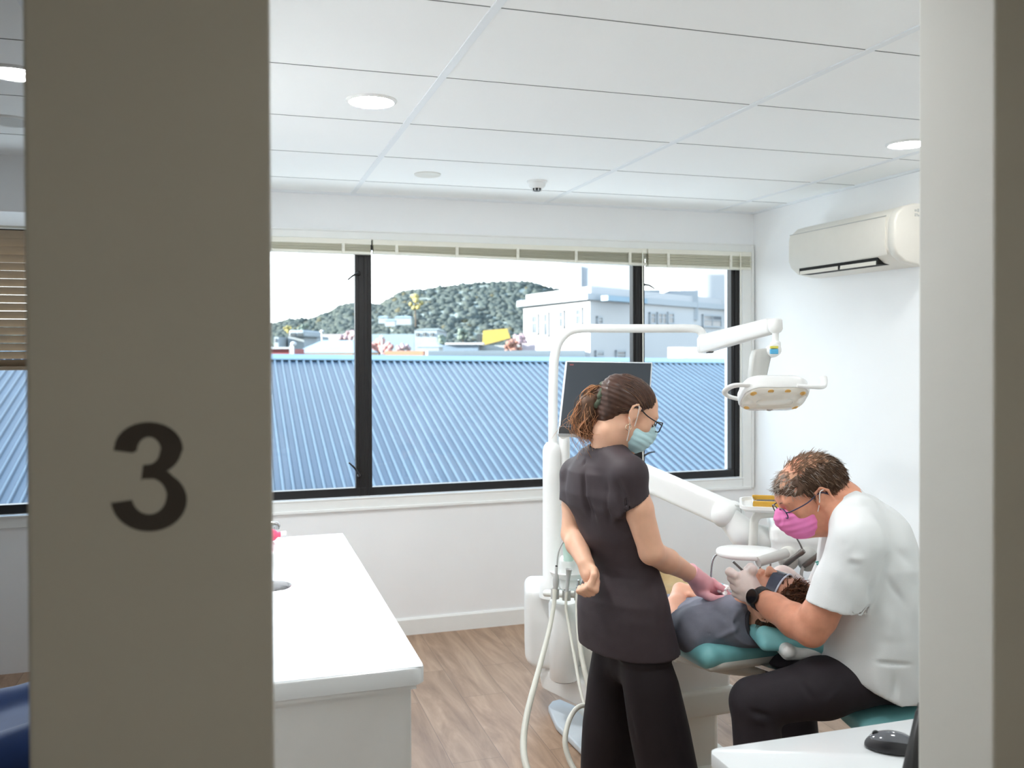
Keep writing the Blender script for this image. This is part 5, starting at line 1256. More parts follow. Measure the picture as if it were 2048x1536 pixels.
# ------------------------------------------------------------------ the standing woman
def woman():
    T = 2.8
    def W(x, y, d=0.): return P(x, y, T+d)
    Aw = radians(35); fw = RH*cos(Aw)+FH*sin(Aw); rw = RH*sin(Aw)-FH*cos(Aw)
    Ah = radians(14); pit = radians(27); f0 = RH*cos(Ah)+FH*sin(Ah)
    hd = Head(W(1254, 826), f0*cos(pit)-UPZ*sin(pit), UPZ*cos(pit)+f0*sin(pit), .93)
    neck = W(1216, 903)
    rows = [(912, 1172, 1240), (926, 1152, 1262), (942, 1139, 1277), (985, 1134, 1292), (1010, 1139, 1301), (1040, 1154, 1303), (1070, 1163, 1303), (1095, 1174, 1303), (1120, 1184, 1308), (1140, 1186, 1315), (1165, 1172, 1322), (1190, 1161, 1328), (1220, 1159, 1334), (1255, 1160, 1342), (1292, 1163, 1350)]
    ts, cu, a = [], [], []
    for y, l, r in rows:
        w = px((r-l)/2, T); c = W((l+r)/2, y); ts.append(HCAM-c[2]); cu.append((c-C0)@fw); a.append((w, c))
    rho = .72; kk = sqrt(sin(Aw)**2+(rho*cos(Aw))**2)
    cu = [float((c-C0)@fw) for w, c in a]; cv = [float((c-C0)@rw) for w, c in a]; la = [w/kk for w, c in a]; fb = [w/kk*rho for w, c in a]
    sh_r, el_r, wr_r = W(1256, 948, -.13), W(1303, 1104, -.13), W(1384, 1149, .05)
    sh_l, el_l, wr_l = W(1156, 950, .12), W(1145, 1068, .08), W(1172, 1128, -.075)
    # body
    s = field([hd.L(.13, 0, .14), W(1130, 780, .1), W(1470, 1100, .1), *corners(W, 1130, 1345, 900, 1250, .15, -.17), np.array([*W(1260, 1200)[:2], 0]), np.array([*W(1330, 1200, -.15)[:2], 0]), np.array([*W(1200, 1200, .15)[:2], 0])], .05, .0042)
    hd.build(s, neck, .046)
    e = .021
    s.aloft(C0, -UPZ, fw, rw, ts[3:], cu[3:], cv[3:], [x-e for x in fb[3:]], [x-e for x in la[3:]], .02)
    s.chain([neck, W(1232, 938, -.06), sh_r], [.046, .038, .040], .02); s.chain([neck, W(1190, 938, .06), sh_l], [.046, .038, .040], .02)
    s.chain([sh_r, (sh_r*.55+el_r*.45), el_r], [.044, .0435, .037], .012); s.chain([el_r, el_r*.62+wr_r*.38, wr_r], [.0365, .036, .0245], .012)
    s.chain([sh_l, (sh_l*.5+el_l*.5), el_l], [.043, .042, .036], .012); s.chain([el_l, el_l*.65+wr_l*.35, wr_l], [.035, .035, .024], .012)
    legs = []
    for sg, (tx, bx) in ((1, (1285, 1334)), (-1, (1228, 1219))):
        top = W(tx, 1290, -.085*sg); bot = W(bx, 1536, -.10*sg); d = (bot-top)/(top[2]-bot[2]); an = top+d*(top[2]-.09)
        legs.append((top, d, an)); s.chain([top+UPZ*.02-rw*.02*sg, top*.5+an*.5, an], [.05, .045, .036], .03)
        s.chain([an, an-UPZ*.055, an-UPZ*.06+fw*.13], [.036, .03, .025], .02)
    # bare hand behind the back, fingers curled, palm towards the viewer
    pc = W(1181, 1150, -.098); dn = _n(W(1184, 1170, -.10)-wr_l); out = -fw; side = _n(np.cross(dn, out))
    s.chain([wr_l, wr_l+dn*.02, pc], [.023, .023, .026], .01)
    s.ell(pc, np.stack([side, dn, out]), (.036, .036, .017), .012)
    for i, (o_, L1, L2, L3) in enumerate(((-.027, .030, .026, .018), (-.009, .034, .030, .020), (.009, .032, .028, .019), (.026, .026, .022, .016))):
        p0 = pc+side*o_+dn*.026+out*.004; p1 = p0+dn*L1*.85+out*.014; p2 = p1+out*.020-dn*L2*.55+side*.002; p3 = p2-dn*L3*.7-out*.008
        finger(s, [p0, p1, p2, p3], [.0098, .0095, .0088, .0075], .0035)
    th0 = pc-side*.030-dn*.010+out*.006; finger(s, [th0, th0-side*.012+dn*.02+out*.014, th0+side*.0+dn*.040+out*.024, th0+side*.016+dn*.05+out*.026], [.0115, .0105, .0095, .008], .005)
    V, Q = s.mesh(2)
    body = vq_mesh('person', V, Q, skin('fair_skin', rgb(226, 178, 150), .05))
    tag(body, 'standing woman seen from behind in dark tunic and trousers, pale blue mask and glasses, ponytail', 'person')
    # tunic
    s = field(corners(W, 1130, 1350, 890, 1300, .18, -.2), .03, .004)
    for shd, elb, cc_, cn_ in ((sh_r, el_r, W(1263, 1011, -.13), _n(RH*.52-UPZ*.85)), (sh_l, el_l, W(1148, 1004, .10), _n(el_l-sh_l))):
        ad_ = _n(elb-shd); s.chain([shd, cc_+ad_*.035], [.0535, .0500], .0)
        s.plane(cc_, cn_, 0, np.minimum(shd, cc_)-.09, np.maximum(shd, cc_)+.09)
        s.chain([cc_-ad_*.02, cc_+ad_*.1], [.046, .046], 0, True)
    s.aloft(C0, -UPZ, fw, rw, ts, cu, cv, fb, la, .03, pw=2.2); s.ball(W(1240, 999, -.118), .032, .03)
    s.chain([neck-UPZ*.012, W(1232, 930, -.06), sh_r], [.058, .054, .051], .03); s.chain([neck-UPZ*.012, W(1186, 930, .06), sh_l], [.058, .054, .051], .03)
    s.chain([neck+UPZ*.022-fw*.002, hd.L(-.03, 0, -.10)], [.0505, .058], 0, True)
    s.ell(neck+fw*.075+UPZ*.0, np.stack([fw, rw, UPZ]), (.06, .045, .05), .004, True)
    V, Q = s.mesh(2)
    # trim sleeve below the cuffs
    N = normals(V, Q)
    F = [(W(1166, 905, -.02), W(1176, 1000, -.07), .006, -.006), (W(1163, 930, -.06), W(1182, 1090, -.09), .009, -.011), (W(1178, 1000, -.09), W(1196, 1125, -.1), .009, -.011),
         (W(1222, 1000, -.13), W(1204, 1140, -.12), .006, -.006), (W(1217, 960, -.13), W(1212, 1060, -.13), .008, -.004), (W(1199, 1135, -.11), W(1202, 1285, -.13), .004, -.004),
         (W(1200, 1145, -.11), W(1265, 1065, -.15), .010, .008), (W(1204, 1150, -.11), W(1250, 1100, -.15), .007, -.009), (W(1210, 1152, -.12), W(1275, 1085, -.16), .007, -.007), (W(1180, 1060, -.09), W(1199, 1135, -.1), .010, .010),
         (W(1169, 1185, -.07), W(1178, 1260, -.08), .004, -.003), (W(1275, 1200, -.16), W(1280, 1275, -.17), .004, -.005), (W(1240, 1020, -.15), W(1262, 1100, -.17), .012, .007), (W(1230, 960, -.17), W(1250, 1020, -.18), .012, -.006)]
    V = fold(V, N, F, 1.45); V = V+N*(vnoise(V, 26, 3)*.0016+vnoise(V, 60, 5)*.0005)[:, None]
    TUN = mat('dark_plum_cloth', rgb(60, 51, 55), .62, noise=.05, nscale=30, bump=.18, bscale=420, spec=.3)
    tn = vq_mesh('tunic', V, Q, TUN, body)
    b = B(); path = [neck+UPZ*.010+(fw*cos(t_)*.052+rw*sin(t_)*.056)+UPZ*(-.020*max(0, cos(t_))-.01) for t_ in np.linspace(0, 2*pi, 40)]; tube(b, path, .0065, 8, 1, True, .8); obj('collar', b, TUN, tn, 60)
    b = B(); c = W(1277, 958, -.2); rbox(b, W(1284, 948, -.14)+fw*.002, np.stack([rw, UPZ, fw]), (.004, .010, .001)); obj('chest_emblem', b, mat('pale_thread', rgb(190, 184, 186), .6), tn)
    # trousers
    s = field([*corners(W, 1160, 1390, 1200, 1300, .17, -.2), np.array([*W(1150, 1300, .2)[:2], .0]), np.array([*W(1410, 1300, -.25)[:2], 0.]), legs[0][2], legs[1][2]], .07, .0045)
    i0 = 10
    s.aloft(C0, -UPZ, fw, rw, ts[i0:], cu[i0:], cv[i0:], [x-.020 for x in fb[i0:]], [x-.020 for x in la[i0:]], .0)
    for (top, d, an), wd in zip(legs, ((.083, .086), (.078, .088))):
        zt = top[2]+.03; q = [.03, .14, .28, .42, zt-.035]
        cen = [top+d*(t_-.03) for t_ in q]
        s.aloft(C0, -UPZ, fw, rw, [HCAM-c_[2] for c_ in cen], [(c_-C0)@fw for c_ in cen], [(c_-C0)@rw for c_ in cen], [.070, .088, .096, .097, .096], [wd[0]-.020, wd[0]-.006, wd[1]-.006, wd[1]-.004, wd[1]-.006], .03, pw=2.1)
    s.chain([W(1252, 1240, 0), W(1254, 1325, 0)], [.085, .060], .05)
    V, Q = s.mesh(2); N = normals(V, Q)
    F = [(W(1206, 1290, -.12), W(1268, 1480, -.15), .010, -.012), (W(1225, 1300, -.15), W(1215, 1536, -.1), .016, .006), (W(1300, 1300, -.2), W(1330, 1536, -.2), .016, .007), (W(1345, 1330, -.16), W(1370, 1500, -.16), .012, -.006), (W(1262, 1300, -.2), W(1302, 1480, -.2), .012, -.006), (W(1180, 1330, 0), W(1180, 1536, 0), .012, -.005)]
    V = fold(V, N, F, 1.); V = V+N*(vnoise(V*[1, 1, .4], 22, 8)*.002)[:, None]
    vq_mesh('trousers', V, Q, mat('black_trouser_cloth', rgb(36, 30, 33), .7, noise=.06, nscale=30, bump=.15, bscale=420, spec=.25), body)
    for top, d, an in legs:
        s = field([an, an+fw*.18-UPZ*.1], .08, .005); s.chain([an-UPZ*.045-fw*.03, an-UPZ*.05+fw*.10, an-UPZ*.058+fw*.15], [.042, .04, .030], .02); s.plane([0, 0, .002], -UPZ)
        V, Q = s.mesh(2); vq_mesh('shoe', V, Q, BLACK, body)
    # pink glove on the right hand, index and thumb pinching
    GL = mat('pink_glove', rgb(236, 178, 188), .42, noise=.04, nscale=40, bump=.1, bscale=200, spec=.4, sss=.1)
    s = field([wr_r, W(1462, 1200, .14)], .06, .0026)
    kd = _n(W(1424, 1176, .10)-wr_r); nn_ = _n(-FH*.75-UPZ*.15+RH*.3); nn_ = _n(nn_-kd*(nn_@kd)); sd_ = np.cross(nn_, kd)   # sd_: across the palm
    if sd_[2] < 0: sd_ = -sd_
    pm = W(1405, 1167, .075)
    s.chain([wr_r-kd*.012, wr_r+kd*.012, pm], [.0285, .0275, .028], .01)
    s.ell(pm+kd*.006-sd_*.004, np.stack([kd, sd_, nn_]), (.046, .036, .020), .014)
    for i, (o_, tip, mid) in enumerate(((.022, W(1458, 1190, .085), W(1447, 1178, .085)), (.006, W(1455, 1195, .11), W(1445, 1186, .12)), (-.010, W(1446, 1199, .12), W(1440, 1194, .13)), (-.024, W(1432, 1203, .125), W(1427, 1199, .13)))):
        finger(s, [pm+sd_*o_+kd*.030, mid*.55+(pm+sd_*o_+kd*.03)*.45+nn_*.004, mid, tip], [.0120, .0108, .0100, .0085], .004)
    finger(s, [pm-sd_*.026+nn_*.008, W(1424, 1196, .05), W(1441, 1198, .06), W(1454, 1196, .07)], [.0150, .0125, .0108, .0088], .008)
    V, Q = s.mesh(2); N = normals(V, Q)
    V = V+N*(vnoise(V, 90, 2)*.0009)[:, None]; F = [(W(1380+4*i, 1140+1*i, .03), W(1384+4*i, 1162+1*i, .0), .003, -.0022) for i in range(4)]; V = fold(V, N, F, 1.)
    g = vq_mesh('glove', V, Q, GL, body)
    b = B(); u_, v_, _ = frame_of(kd); c_ = wr_r-kd*.014; ring = [c_+(u_*cos(t_)+v_*sin(t_))*.0295 for t_ in np.linspace(0, 2*pi, 28)]; tube(b, ring, .0022, 8); obj('rolled_cuff', b, GL, g, 60)
    # mask, glasses, earring
    mask(hd, mat('pale_blue_mask', rgb(186, 220, 226), .7, noise=.02, bump=.2, bscale=400, spec=.2), body, .0008, mat('white_elastic', rgb(240, 238, 236), .6))
    glasses(hd, mat('black_frame', rgb(28, 28, 32), .3), body, .027, .017, .006, .002)
    lids(hd, body, mat('dark_lash', rgb(46, 34, 30), .6), mat('brown_brow', rgb(92, 66, 52), .7))
    b = B(); c_ = hd.L(-.006, -.083, -.048); tube(b, [c_+hd.fx*cos(t_)*.009+hd.up*sin(t_)*.009 for t_ in np.linspace(0, 2*pi, 20)], .0014, 6); obj('earring', b, mat('pale_gold', rgb(232, 206, 180), .25, metal=.8), body, 60)
    # hair swept back to a ponytail
    H1 = hair_mat('brown_hair', rgb(74, 50, 40), .3, .38, .08); H2 = hair_mat('warm_brown_hair', rgb(108, 80, 62), .25, .38, .18); H3 = hair_mat('backlit_strands', rgb(196, 154, 122), .25, .42, .42)  # backlit glow of the ponytail put into the palest strand colour
    tie = W(1208, 793, .0)
    s = field([hd.c, tie], .15, .003)
    s.ell(hd.L(-.020, 0, .034), hd.A, hd.R(.104, .0825, .0875), 0); s.cone(hd.L(-.07, 0, .03), tie, .055, .026, .03)
    s.plane(hd.L(.018, 0, .022), .58*hd.fx-.81*hd.up, .006); s.ell(hd.L(-.066, 0, -.022), hd.A, hd.R(.038, .052, .050), .02)
    V1, Q1 = s.mesh(2); N = normals(V1, Q1); V1 = V1+N*(np.sin(((V1-hd.c)@hd.up)*420+vnoise(V1, 20, 1)*2)*.0008)[:, None]
    rs = np.random.RandomState(7); P1, r1, P2, r2, P3, r3 = [], [], [], [], [], []
    tl = hd.A@(tie-hd.c)/hd.s
    for i in range(520):
        ph = rs.uniform(-2.0, 2.0); side_ = ph
        x0 = .086*cos(ph*.8)-.004; y0 = .079*sin(side_*.9) if abs(ph) < 1.75 else .07*np.sign(ph); z0 = .022+(x0-.018)*.70+rs.uniform(0, .05)
        p0 = np.array([x0, y0, z0]); path = []
        for f_ in np.linspace(0, 1, 12):
            q_ = p0*(1-f_)+tl*f_; q_ = q_+np.array([0, 0, .02*sin(pi*f_)*(1 if p0[2] > .03 else -.2)])
            ctr = np.array([-.020, 0, .034]); rad = np.array([.1055, .084, .089]); dv = q_-ctr; kk_ = np.sqrt(((dv/rad)**2).sum())
            if f_ < .82: q_ = ctr+dv/kk_*(1.0+.004*rs.rand())
            path.append(hd.L(*q_))
        (P1 if rs.rand() < .7 else P2).append(path); (r1 if len(r1) < len(P1) else r2).append(rs.uniform(.0012, .0022))
    bx = _n(W(1180, 792)-tie)
    for i in range(620):
        o_ = np.array([*(rs.normal(size=2)*.008), rs.uniform(-.027, .024)]); sp = rs.normal(size=3); ln = rs.uniform(.8, 1.12)
        c1 = tie+bx*.028+UPZ*.008+o_*1.05; c2 = W(1174-o_[2]*420, 816-o_[2]*500, .0)+sp*[.009, .012, .009]; c3 = W(1170+rs.normal()*7, 850, .0)+sp*[.016, .016, .012]; c4 = W(1184+rs.normal()*11, 850+26*ln, .0)+rs.normal(size=3)*[.016, .016, .010]
        pth = np.array(smooth_path([tie+o_, c1, c2, c3, c4], 5)); n_ = len(pth); f_ = np.linspace(0, 1, n_)
        pth = pth+np.outer(np.sin(f_*rs.uniform(9, 15)+rs.uniform(0, 6))*f_*.006, rs.normal(size=3))
        if rs.rand() < .12: pth = pth+np.outer(f_**2*.03, rs.normal(size=3)+np.array(-RH)*.5)
        (P2 if rs.rand() < .45 else P3).append(pth); (r2 if len(r2) < len(P2) else r3).append(rs.uniform(.0009, .0017))
    parts = [(V1, Q1, 0)]
    for p_, r_, i_ in ((P1, r1, 0), (P2, r2, 1), (P3, r3, 2)):
        v_, q_ = strands(p_, r_[:len(p_)]); parts.append((v_, q_, i_))
    s = field([tie, W(1175, 880)], .08, .004); s.chain([tie+bx*.02, W(1178, 806), W(1172, 835), W(1180, 862)], [.022, .026, .024, .010], .02); v_, q_ = s.mesh(2); parts.append((v_, q_, 1))
    V, Q, I = merge(parts); vq_mesh('hair', V, Q, None, body, [H1, H2, H3], I)
    b = B(); ax_ = _n(bx*.9+UPZ*.25); u_, v_, _ = frame_of(ax_); rng = [tie+bx*.012+(u_*cos(t_)+v_*sin(t_))*.036+ax_*.003*sin(t_*6) for t_ in np.linspace(0, 2*pi, 48)]; tube(b, rng, [.0115+.002*sin(i*1.9) for i in range(48)], 12); obj('hair_tie', b, mat('olive_cloth', rgb(74, 84, 66), .75, noise=.12, nscale=40, bump=.4, bscale=120), body, 60)
    # gauze in the gloved fingers
    s = field([W(1446, 1180, .085)], .04, .002); rs = np.random.RandomState(3)
    for _ in range(14): s.ball(W(1446, 1180, .095)+rs.normal(size=3)*.008, rs.uniform(.005, .010), .004)
    V, Q = s.mesh(1); V = V+normals(V, Q)*(vnoise(V, 500, 4)*.0012)[:, None]
    tag(vq_mesh('gauze_pad', V, Q, mat('cotton', rgb(246, 246, 246), .9, sss=.1)), 'small white wad of gauze pinched in the pink gloved fingers', 'gauze')
woman()
# ------------------------------------------------------------------ the seated man in white
def man():
    T = 2.62
    def M(x, y, d=0.): return P(x, y, T+d)
    fw = -RH; lw = -FH
    pit = radians(24); hd = Head(M(1622, 994), fw*cos(pit)-UPZ*sin(pit)-FH*.05, UPZ*cos(pit)+fw*sin(pit), .98, .80)
    neck = M(1680, 1008)
    sh_l, el_l, wr_l = M(1716, 1086, -.165), M(1622, 1262, -.125), M(1513, 1192, .07)
    sh_r, el_r, wr_r = M(1708, 1080, .19), M(1640, 1235, .27), M(1592, 1168, .21)
    rows = [(1004, 1690, 1748, .07), (1022, 1680, 1776, .12), (1042, 1668, 1790, .15), (1075, 1654, 1808, .175), (1120, 1644, 1828, .19), (1180, 1638, 1840, .185), (1250, 1634, 1842, .185), (1290, 1630, 1843, .19), (1330, 1630, 1845, .195), (1368, 1640, 1846, .20)]
    ts = [HCAM-M(0, y)[2] for y, *_ in rows]; cu = [float((M((l+r)/2, y)-C0)@RH) for y, l, r, a in rows]; a_ = [px((r-l)/2, T) for y, l, r, a in rows]
    cv = [float((M(1740, 1200)-C0)@FH)]*len(rows); b_ = [r[3] for r in rows]
    SK = skin('ruddy_skin', rgb(214, 150, 122), .14)
    s = field([hd.L(.14, 0, .14), hd.L(-.14, 0, .14), M(1480, 1150, .2), M(1480, 1400, -.2), *corners(M, 1600, 1850, 1100, 1420, .26, -.26), np.array([*M(1470, 1400, -.2)[:2], 0.]), np.array([*M(1640, 1400, .2)[:2], 0.])], .04, .0042)
    hd.build(s, neck, .058, 1.18)
    s.ell(hd.L(.02, 0, -.095), hd.A, hd.R(.045, .05, .03), .03)          # fuller jaw
    e = .022
    s.aloft(C0, -UPZ, RH, FH, ts[:-1], cu[:-1], cv[:-1], [x-e for x in a_[:-1]], [x-e for x in b_[:-1]], .02)
    s.chain([neck, M(1705, 1040, -.09), sh_l], [.058, .058, .055], .03); s.chain([neck, M(1705, 1040, .09), sh_r], [.058, .058, .055], .03)
    s.chain([sh_l, sh_l*.5+el_l*.5, sh_l*.15+el_l*.85, el_l], [.055, .053, .049, .042], .015)
    s.chain([el_l, el_l*.72+wr_l*.28, el_l*.35+wr_l*.65, wr_l], [.042, .0475, .040, .030], .015)
    s.chain([sh_r, el_r], [.055, .044], .015); s.chain([el_r, el_r*.6+wr_r*.4, wr_r], [.044, .042, .030], .015)
    hip_l, kn_l, an_l = M(1778, 1360, -.09), M(1510, 1405, -.10), np.array([*M(1535, 1500, -.10)[:2], .09])
    hip_r, kn_r, an_r = M(1778, 1362, .10), M(1580, 1352, .14), np.array([*M(1614, 1450, .14)[:2], .09])
    for h_, k_, n_ in ((hip_l, kn_l, an_l), (hip_r, kn_r, an_r)):
        s.chain([h_+fw*.04, k_], [.045, .050], .03); s.chain([k_, n_], [.048, .036], .02); s.chain([n_, n_-UPZ*.055, n_-UPZ*.06+fw*.14], [.036, .03, .026], .02)
    V, Q = s.mesh(2)
    body = tag(vq_mesh('person', V, Q, SK), 'seated man in white short sleeved shirt and pink mask leaning over the patient', 'person')
    # shirt: sleeves first, then the trunk
    s = field(corners(M, 1600, 1870, 960, 1430, .26, -.26), .04, .0042)
    for sh_, el_, cc_, cn_ in ((sh_l, el_l, M(1675, 1214, -.15), _n(-RH*.16-UPZ*.98)), (sh_r, el_r, sh_r*.3+el_r*.7, _n(el_r-sh_r))):
        ad_ = _n(el_-sh_); s.chain([sh_, sh_*.5+cc_*.5, cc_+ad_*.05], [.072, .078, .080], 0); s.plane(cc_, cn_, 0, np.minimum(sh_, cc_)-.12, np.maximum(sh_, cc_)+.12)
        s.chain([cc_-ad_*.025, cc_+ad_*.1], [.070, .074], 0, True)
    s.aloft(C0, -UPZ, RH, FH, ts, cu, cv, a_, b_, .015, pw=2.25)
    s.chain([neck-UPZ*.02+RH*.012, M(1712, 1045, -.09), sh_l], [.066, .070, .068], .035); s.chain([neck-UPZ*.02+RH*.012, M(1712, 1045, .09), sh_r], [.066, .070, .068], .035)
    s.ell(M(1742, 1062, 0), np.stack([RH, FH, UPZ]), (.09, .15, .07), .05)
    s.plane(M(1710, 1366, -.19), _n(-UPZ*.88-RH*.46), 0)
    s.ell(M(1712, 1420, 0), np.stack([RH, FH, UPZ]), (.02, .02, .02), 0, True)
    nd = _n(hd.c-neck); s.chain([neck+nd*.012, hd.c], [.063, .07], 0, True); s.ell(neck+fw*.05-UPZ*.02, np.stack([fw, lw, UPZ]), (.05, .045, .05), .01, True)
    V, Q = s.mesh(2); N = normals(V, Q)
    F = [(M(1640, 1318, -.19), M(1840, 1332, -.19), .006, -.007), (M(1640, 1306, -.19), M(1740, 1330, -.2), .010, .006), (M(1700, 1120, -.24), M(1780, 1100, -.2), .010, .007), (M(1690, 1130, -.24), M(1770, 1118, -.2), .008, -.007),
         (M(1740, 1010, -.12), M(1690, 1090, -.22), .010, -.006), (M(1735, 1090, -.2), M(1745, 1210, -.22), .014, -.012), (M(1660, 1110, -.24), M(1640, 1190, -.24), .012, .006), (M(1690, 1140, -.24), M(1672, 1205, -.24), .010, -.006),
         (M(1715, 1235, -.2), M(1790, 1245, -.2), .008, -.010), (M(1700, 1250, -.2), M(1800, 1280, -.2), .012, .008), (M(1790, 1080, -.2), M(1830, 1180, -.12), .014, -.006), (M(1770, 1150, -.2), M(1820, 1230, -.16), .010, -.006),
         (M(1650, 1330, -.18), M(1690, 1365, -.2), .010, -.008), (M(1740, 1340, -.2), M(1760, 1400, -.2), .012, .006), (M(1800, 1340, -.2), M(1790, 1400, -.2), .010, -.006), (M(1750, 1240, -.2), M(1752, 1400, -.2), .003, -.002)]
    V = fold(V, N, F, 1.5); V = V+N*(vnoise(V, 20, 11)*.0024+vnoise(V, 44, 12)*.0018+vnoise(V*[1, 1, .35], 70, 13)*.0009)[:, None]
    SH = mat('white_shirt_cloth', rgb(226, 229, 230), .75, noise=.01, bump=.12, bscale=420, spec=.2)
    st_ = vq_mesh('shirt', V, Q, SH, body)
    # collar, open at the front, and a small printed mark on the chest
    b = B(); cax = _n(UPZ*.80-RH*.60); u0 = _n(fw-cax*(fw@cax)); w0 = np.cross(cax, u0); cc_ = neck-cax*.012+RH*.004
    r1, r2 = [], []
    for t_ in np.linspace(radians(25), radians(335), 36):
        d_ = u0*cos(t_)+w0*sin(t_); k_ = max(0, cos(t_)); r1.append(cc_+d_*(.068+.004*k_)-cax*(.012+.02*k_)); r2.append(cc_+d_*(.066-.002*k_)+cax*(.020-.012*k_))
    va = [b.verts.new(p) for p in r1]; vb = [b.verts.new(p) for p in r2]; vc = [b.verts.new(p+(p-cc_)*.06) for p in r2]; vd = [b.verts.new(p+(p-cc_)*.09-cax*.004) for p in r1]
    for i in range(len(va)-1):
        for x_, y_ in ((va, vb), (vb, vc), (vc, vd), (vd, va)): b.faces.new([x_[i], x_[i+1], y_[i+1], y_[i]])
    for k_ in (0, -1): b.faces.new([va[k_], vb[k_], vc[k_], vd[k_]])
    obj('collar', b, SH, st_, 70)
    b = B()
    for i in range(5):
        c_ = M(1634+2.2*i, 1124+4.2*i, -.125-.004*i); rbox(b, c_, np.stack([_n(RH*.3-UPZ*.95), _n(RH*.95+UPZ*.3), FH]), (.0022, .004, .002))
    obj('chest_print', b, mat('green_print', rgb(96, 166, 156), .6), st_)
    # trousers
    s = field([hip_l, hip_r, kn_l, kn_r, an_l, an_r, *corners(M, 1620, 1880, 1300, 1450, .2, -.2)], .11, .005)
    s.ell(M(1790, 1350, 0), np.stack([RH, FH, UPZ]), (.12, .160, .060), 0)
    s.chain([hip_l+UPZ*.016, hip_l*.5+kn_l*.5+UPZ*.010, kn_l], [.070, .080, .066], .03); s.chain([kn_l, kn_l*.5+an_l*.5, an_l+UPZ*.02], [.066, .070, .060], .02)
    s.chain([hip_r, hip_r*.5+kn_r*.5, kn_r], [.075, .088, .068], .03); s.chain([kn_r, kn_r*.5+an_r*.5, an_r+UPZ*.02], [.066, .066, .058], .02)
    s.ell(M(1640, 1345, .02), np.stack([RH, FH, UPZ]), (.07, .12, .05), .04)
    V, Q = s.mesh(2); N = normals(V, Q)
    F = [(M(1600, 1360, -.18), M(1595, 1430, -.2), .012, -.006), (M(1590, 1345, -.15), M(1640, 1420, -.2), .010, -.007), (M(1485, 1420, -.17), M(1560, 1440, -.18), .008, -.009), (M(1490, 1435, -.17), M(1550, 1455, -.18), .008, .005), (M(1690, 1370, -.18), M(1640, 1420, -.19), .012, .006), (M(1500, 1390, -.17), M(1600, 1385, -.2), .012, .004)]
    V = fold(V, N, F, 1.); V = V+N*(vnoise(V, 22, 15)*.002)[:, None]
    vq_mesh('trousers', V, Q, mat('charcoal_trouser_cloth', rgb(46, 41, 46), .7, noise=.05, nscale=30, bump=.12, bscale=420, spec=.25), body)
    for n_ in (an_l, an_r):
        s = field([n_, n_+fw*.18-UPZ*.1], .08, .005); s.chain([n_-UPZ*.045-fw*.03, n_-UPZ*.05+fw*.10, n_-UPZ*.058+fw*.17], [.045, .042, .032], .02); s.plane([0, 0, .002], -UPZ)
        V, Q = s.mesh(2); vq_mesh('shoe', V, Q, BLACK, body)
    # gloves
    GL = mat('latex_glove', rgb(232, 214, 208), .45, noise=.03, nscale=40, bump=.12, bscale=160, spec=.4, sss=.12)
    fd = _n(wr_l-el_l)
    s = field([wr_l, M(1480, 1165, .12)], .09, .003)
    hc = M(1494, 1172, .095); up_ = _n(UPZ*.9-RH*.25); out_ = _n(-FH*.8-RH*.3); out_ = _n(out_-up_*(out_@up_)); sd_ = np.cross(up_, out_)
    s.chain([wr_l+fd*.010, hc], [.0325, .034], .012); s.ell(hc, np.stack([sd_, up_, out_]), (.036, .050, .028), .012)
    kb = hc+up_*.012-sd_*.0
    for i, o_ in enumerate((.036, .014, -.010, -.032)):      # knuckles down the far edge, fingers folded away from the viewer
        p0 = hc+up_*o_+(-RH)*.026-FH*.006; p1 = p0-RH*.012+FH*.026+UPZ*.004; p2 = p1+RH*.012+FH*.022-UPZ*.006; p3 = p2+RH*.020-UPZ*.010
        finger(s, [p0, p1, p2, p3], [.0135, .0120, .0108, .0090], .006)
    finger(s, [hc+up_*.030+RH*.012, M(1506, 1140, .08), M(1501, 1134, .10), M(1492, 1139, .115)], [.0155, .0125, .011, .009], .008)
    V, Q = s.mesh(2); N = normals(V, Q); V = V+N*(vnoise(V, 80, 2)*.0010)[:, None]
    g = vq_mesh('glove', V, Q, GL, body)
    b = B(); u_, v_, _ = frame_of(fd); c_ = wr_l+fd*.008; tube(b, [c_+(u_*cos(t_)+v_*sin(t_))*.0345 for t_ in np.linspace(0, 2*pi, 28)], .0022, 8); obj('rolled_cuff', b, GL, g, 60)
    s = field([wr_r, M(1548, 1150, .16)], .08, .003); hr = M(1566, 1150, .17)
    s.chain([wr_r, hr], [.031, .030], .01); s.ell(hr, np.stack([RH, UPZ, FH]), (.040, .022, .034), .012)
    for i, (x, y, d_) in enumerate(((1546, 1158, .13), (1544, 1166, .155), (1542, 1172, .18), (1545, 1178, .2))):
        p0 = hr-RH*.028+FH*(-.024+.017*i); finger(s, [p0, p0*.5+M(x, y-10, d_)*.5+UPZ*.006, M(x, y, d_), M(x-4, y+12, d_)], [.0120, .0112, .0102, .0088], .005)
    finger(s, [hr-FH*.022, M(1570, 1158, .105), M(1556, 1166, .095)], [.0135, .0115, .0090], .006)
    V, Q = s.mesh(2); vq_mesh('glove', V, Q, GL, body)
    # wrist watch
    wp = el_l*.10+wr_l*.90; u_, v_, d_ = frame_of(fd)
    wt_ = empty('watch', (0, 0, 0)); wt_.parent = body
    b = B(); tube(b, [wp+(u_*cos(t_)+v_*sin(t_))*.0355 for t_ in np.linspace(0, 2*pi, 40)], .0095, 10, 1, True, .22)
    rg = []
    b.free(); b = B()
    for t_ in np.linspace(0, 2*pi, 41)[:-1]:
        dd = u_*cos(t_)+v_*sin(t_); rg.append([wp+dd*.0345-d_*.011, wp+dd*.0365-d_*.011, wp+dd*.0365+d_*.011, wp+dd*.0345+d_*.011])
    rg.append(rg[0]); loft(b, rg, False); obj('watch_strap', b, mat('black_strap', rgb(30, 28, 30), .55, bump=.2), body, 60)
    bpy.data.objects.remove(wt_)
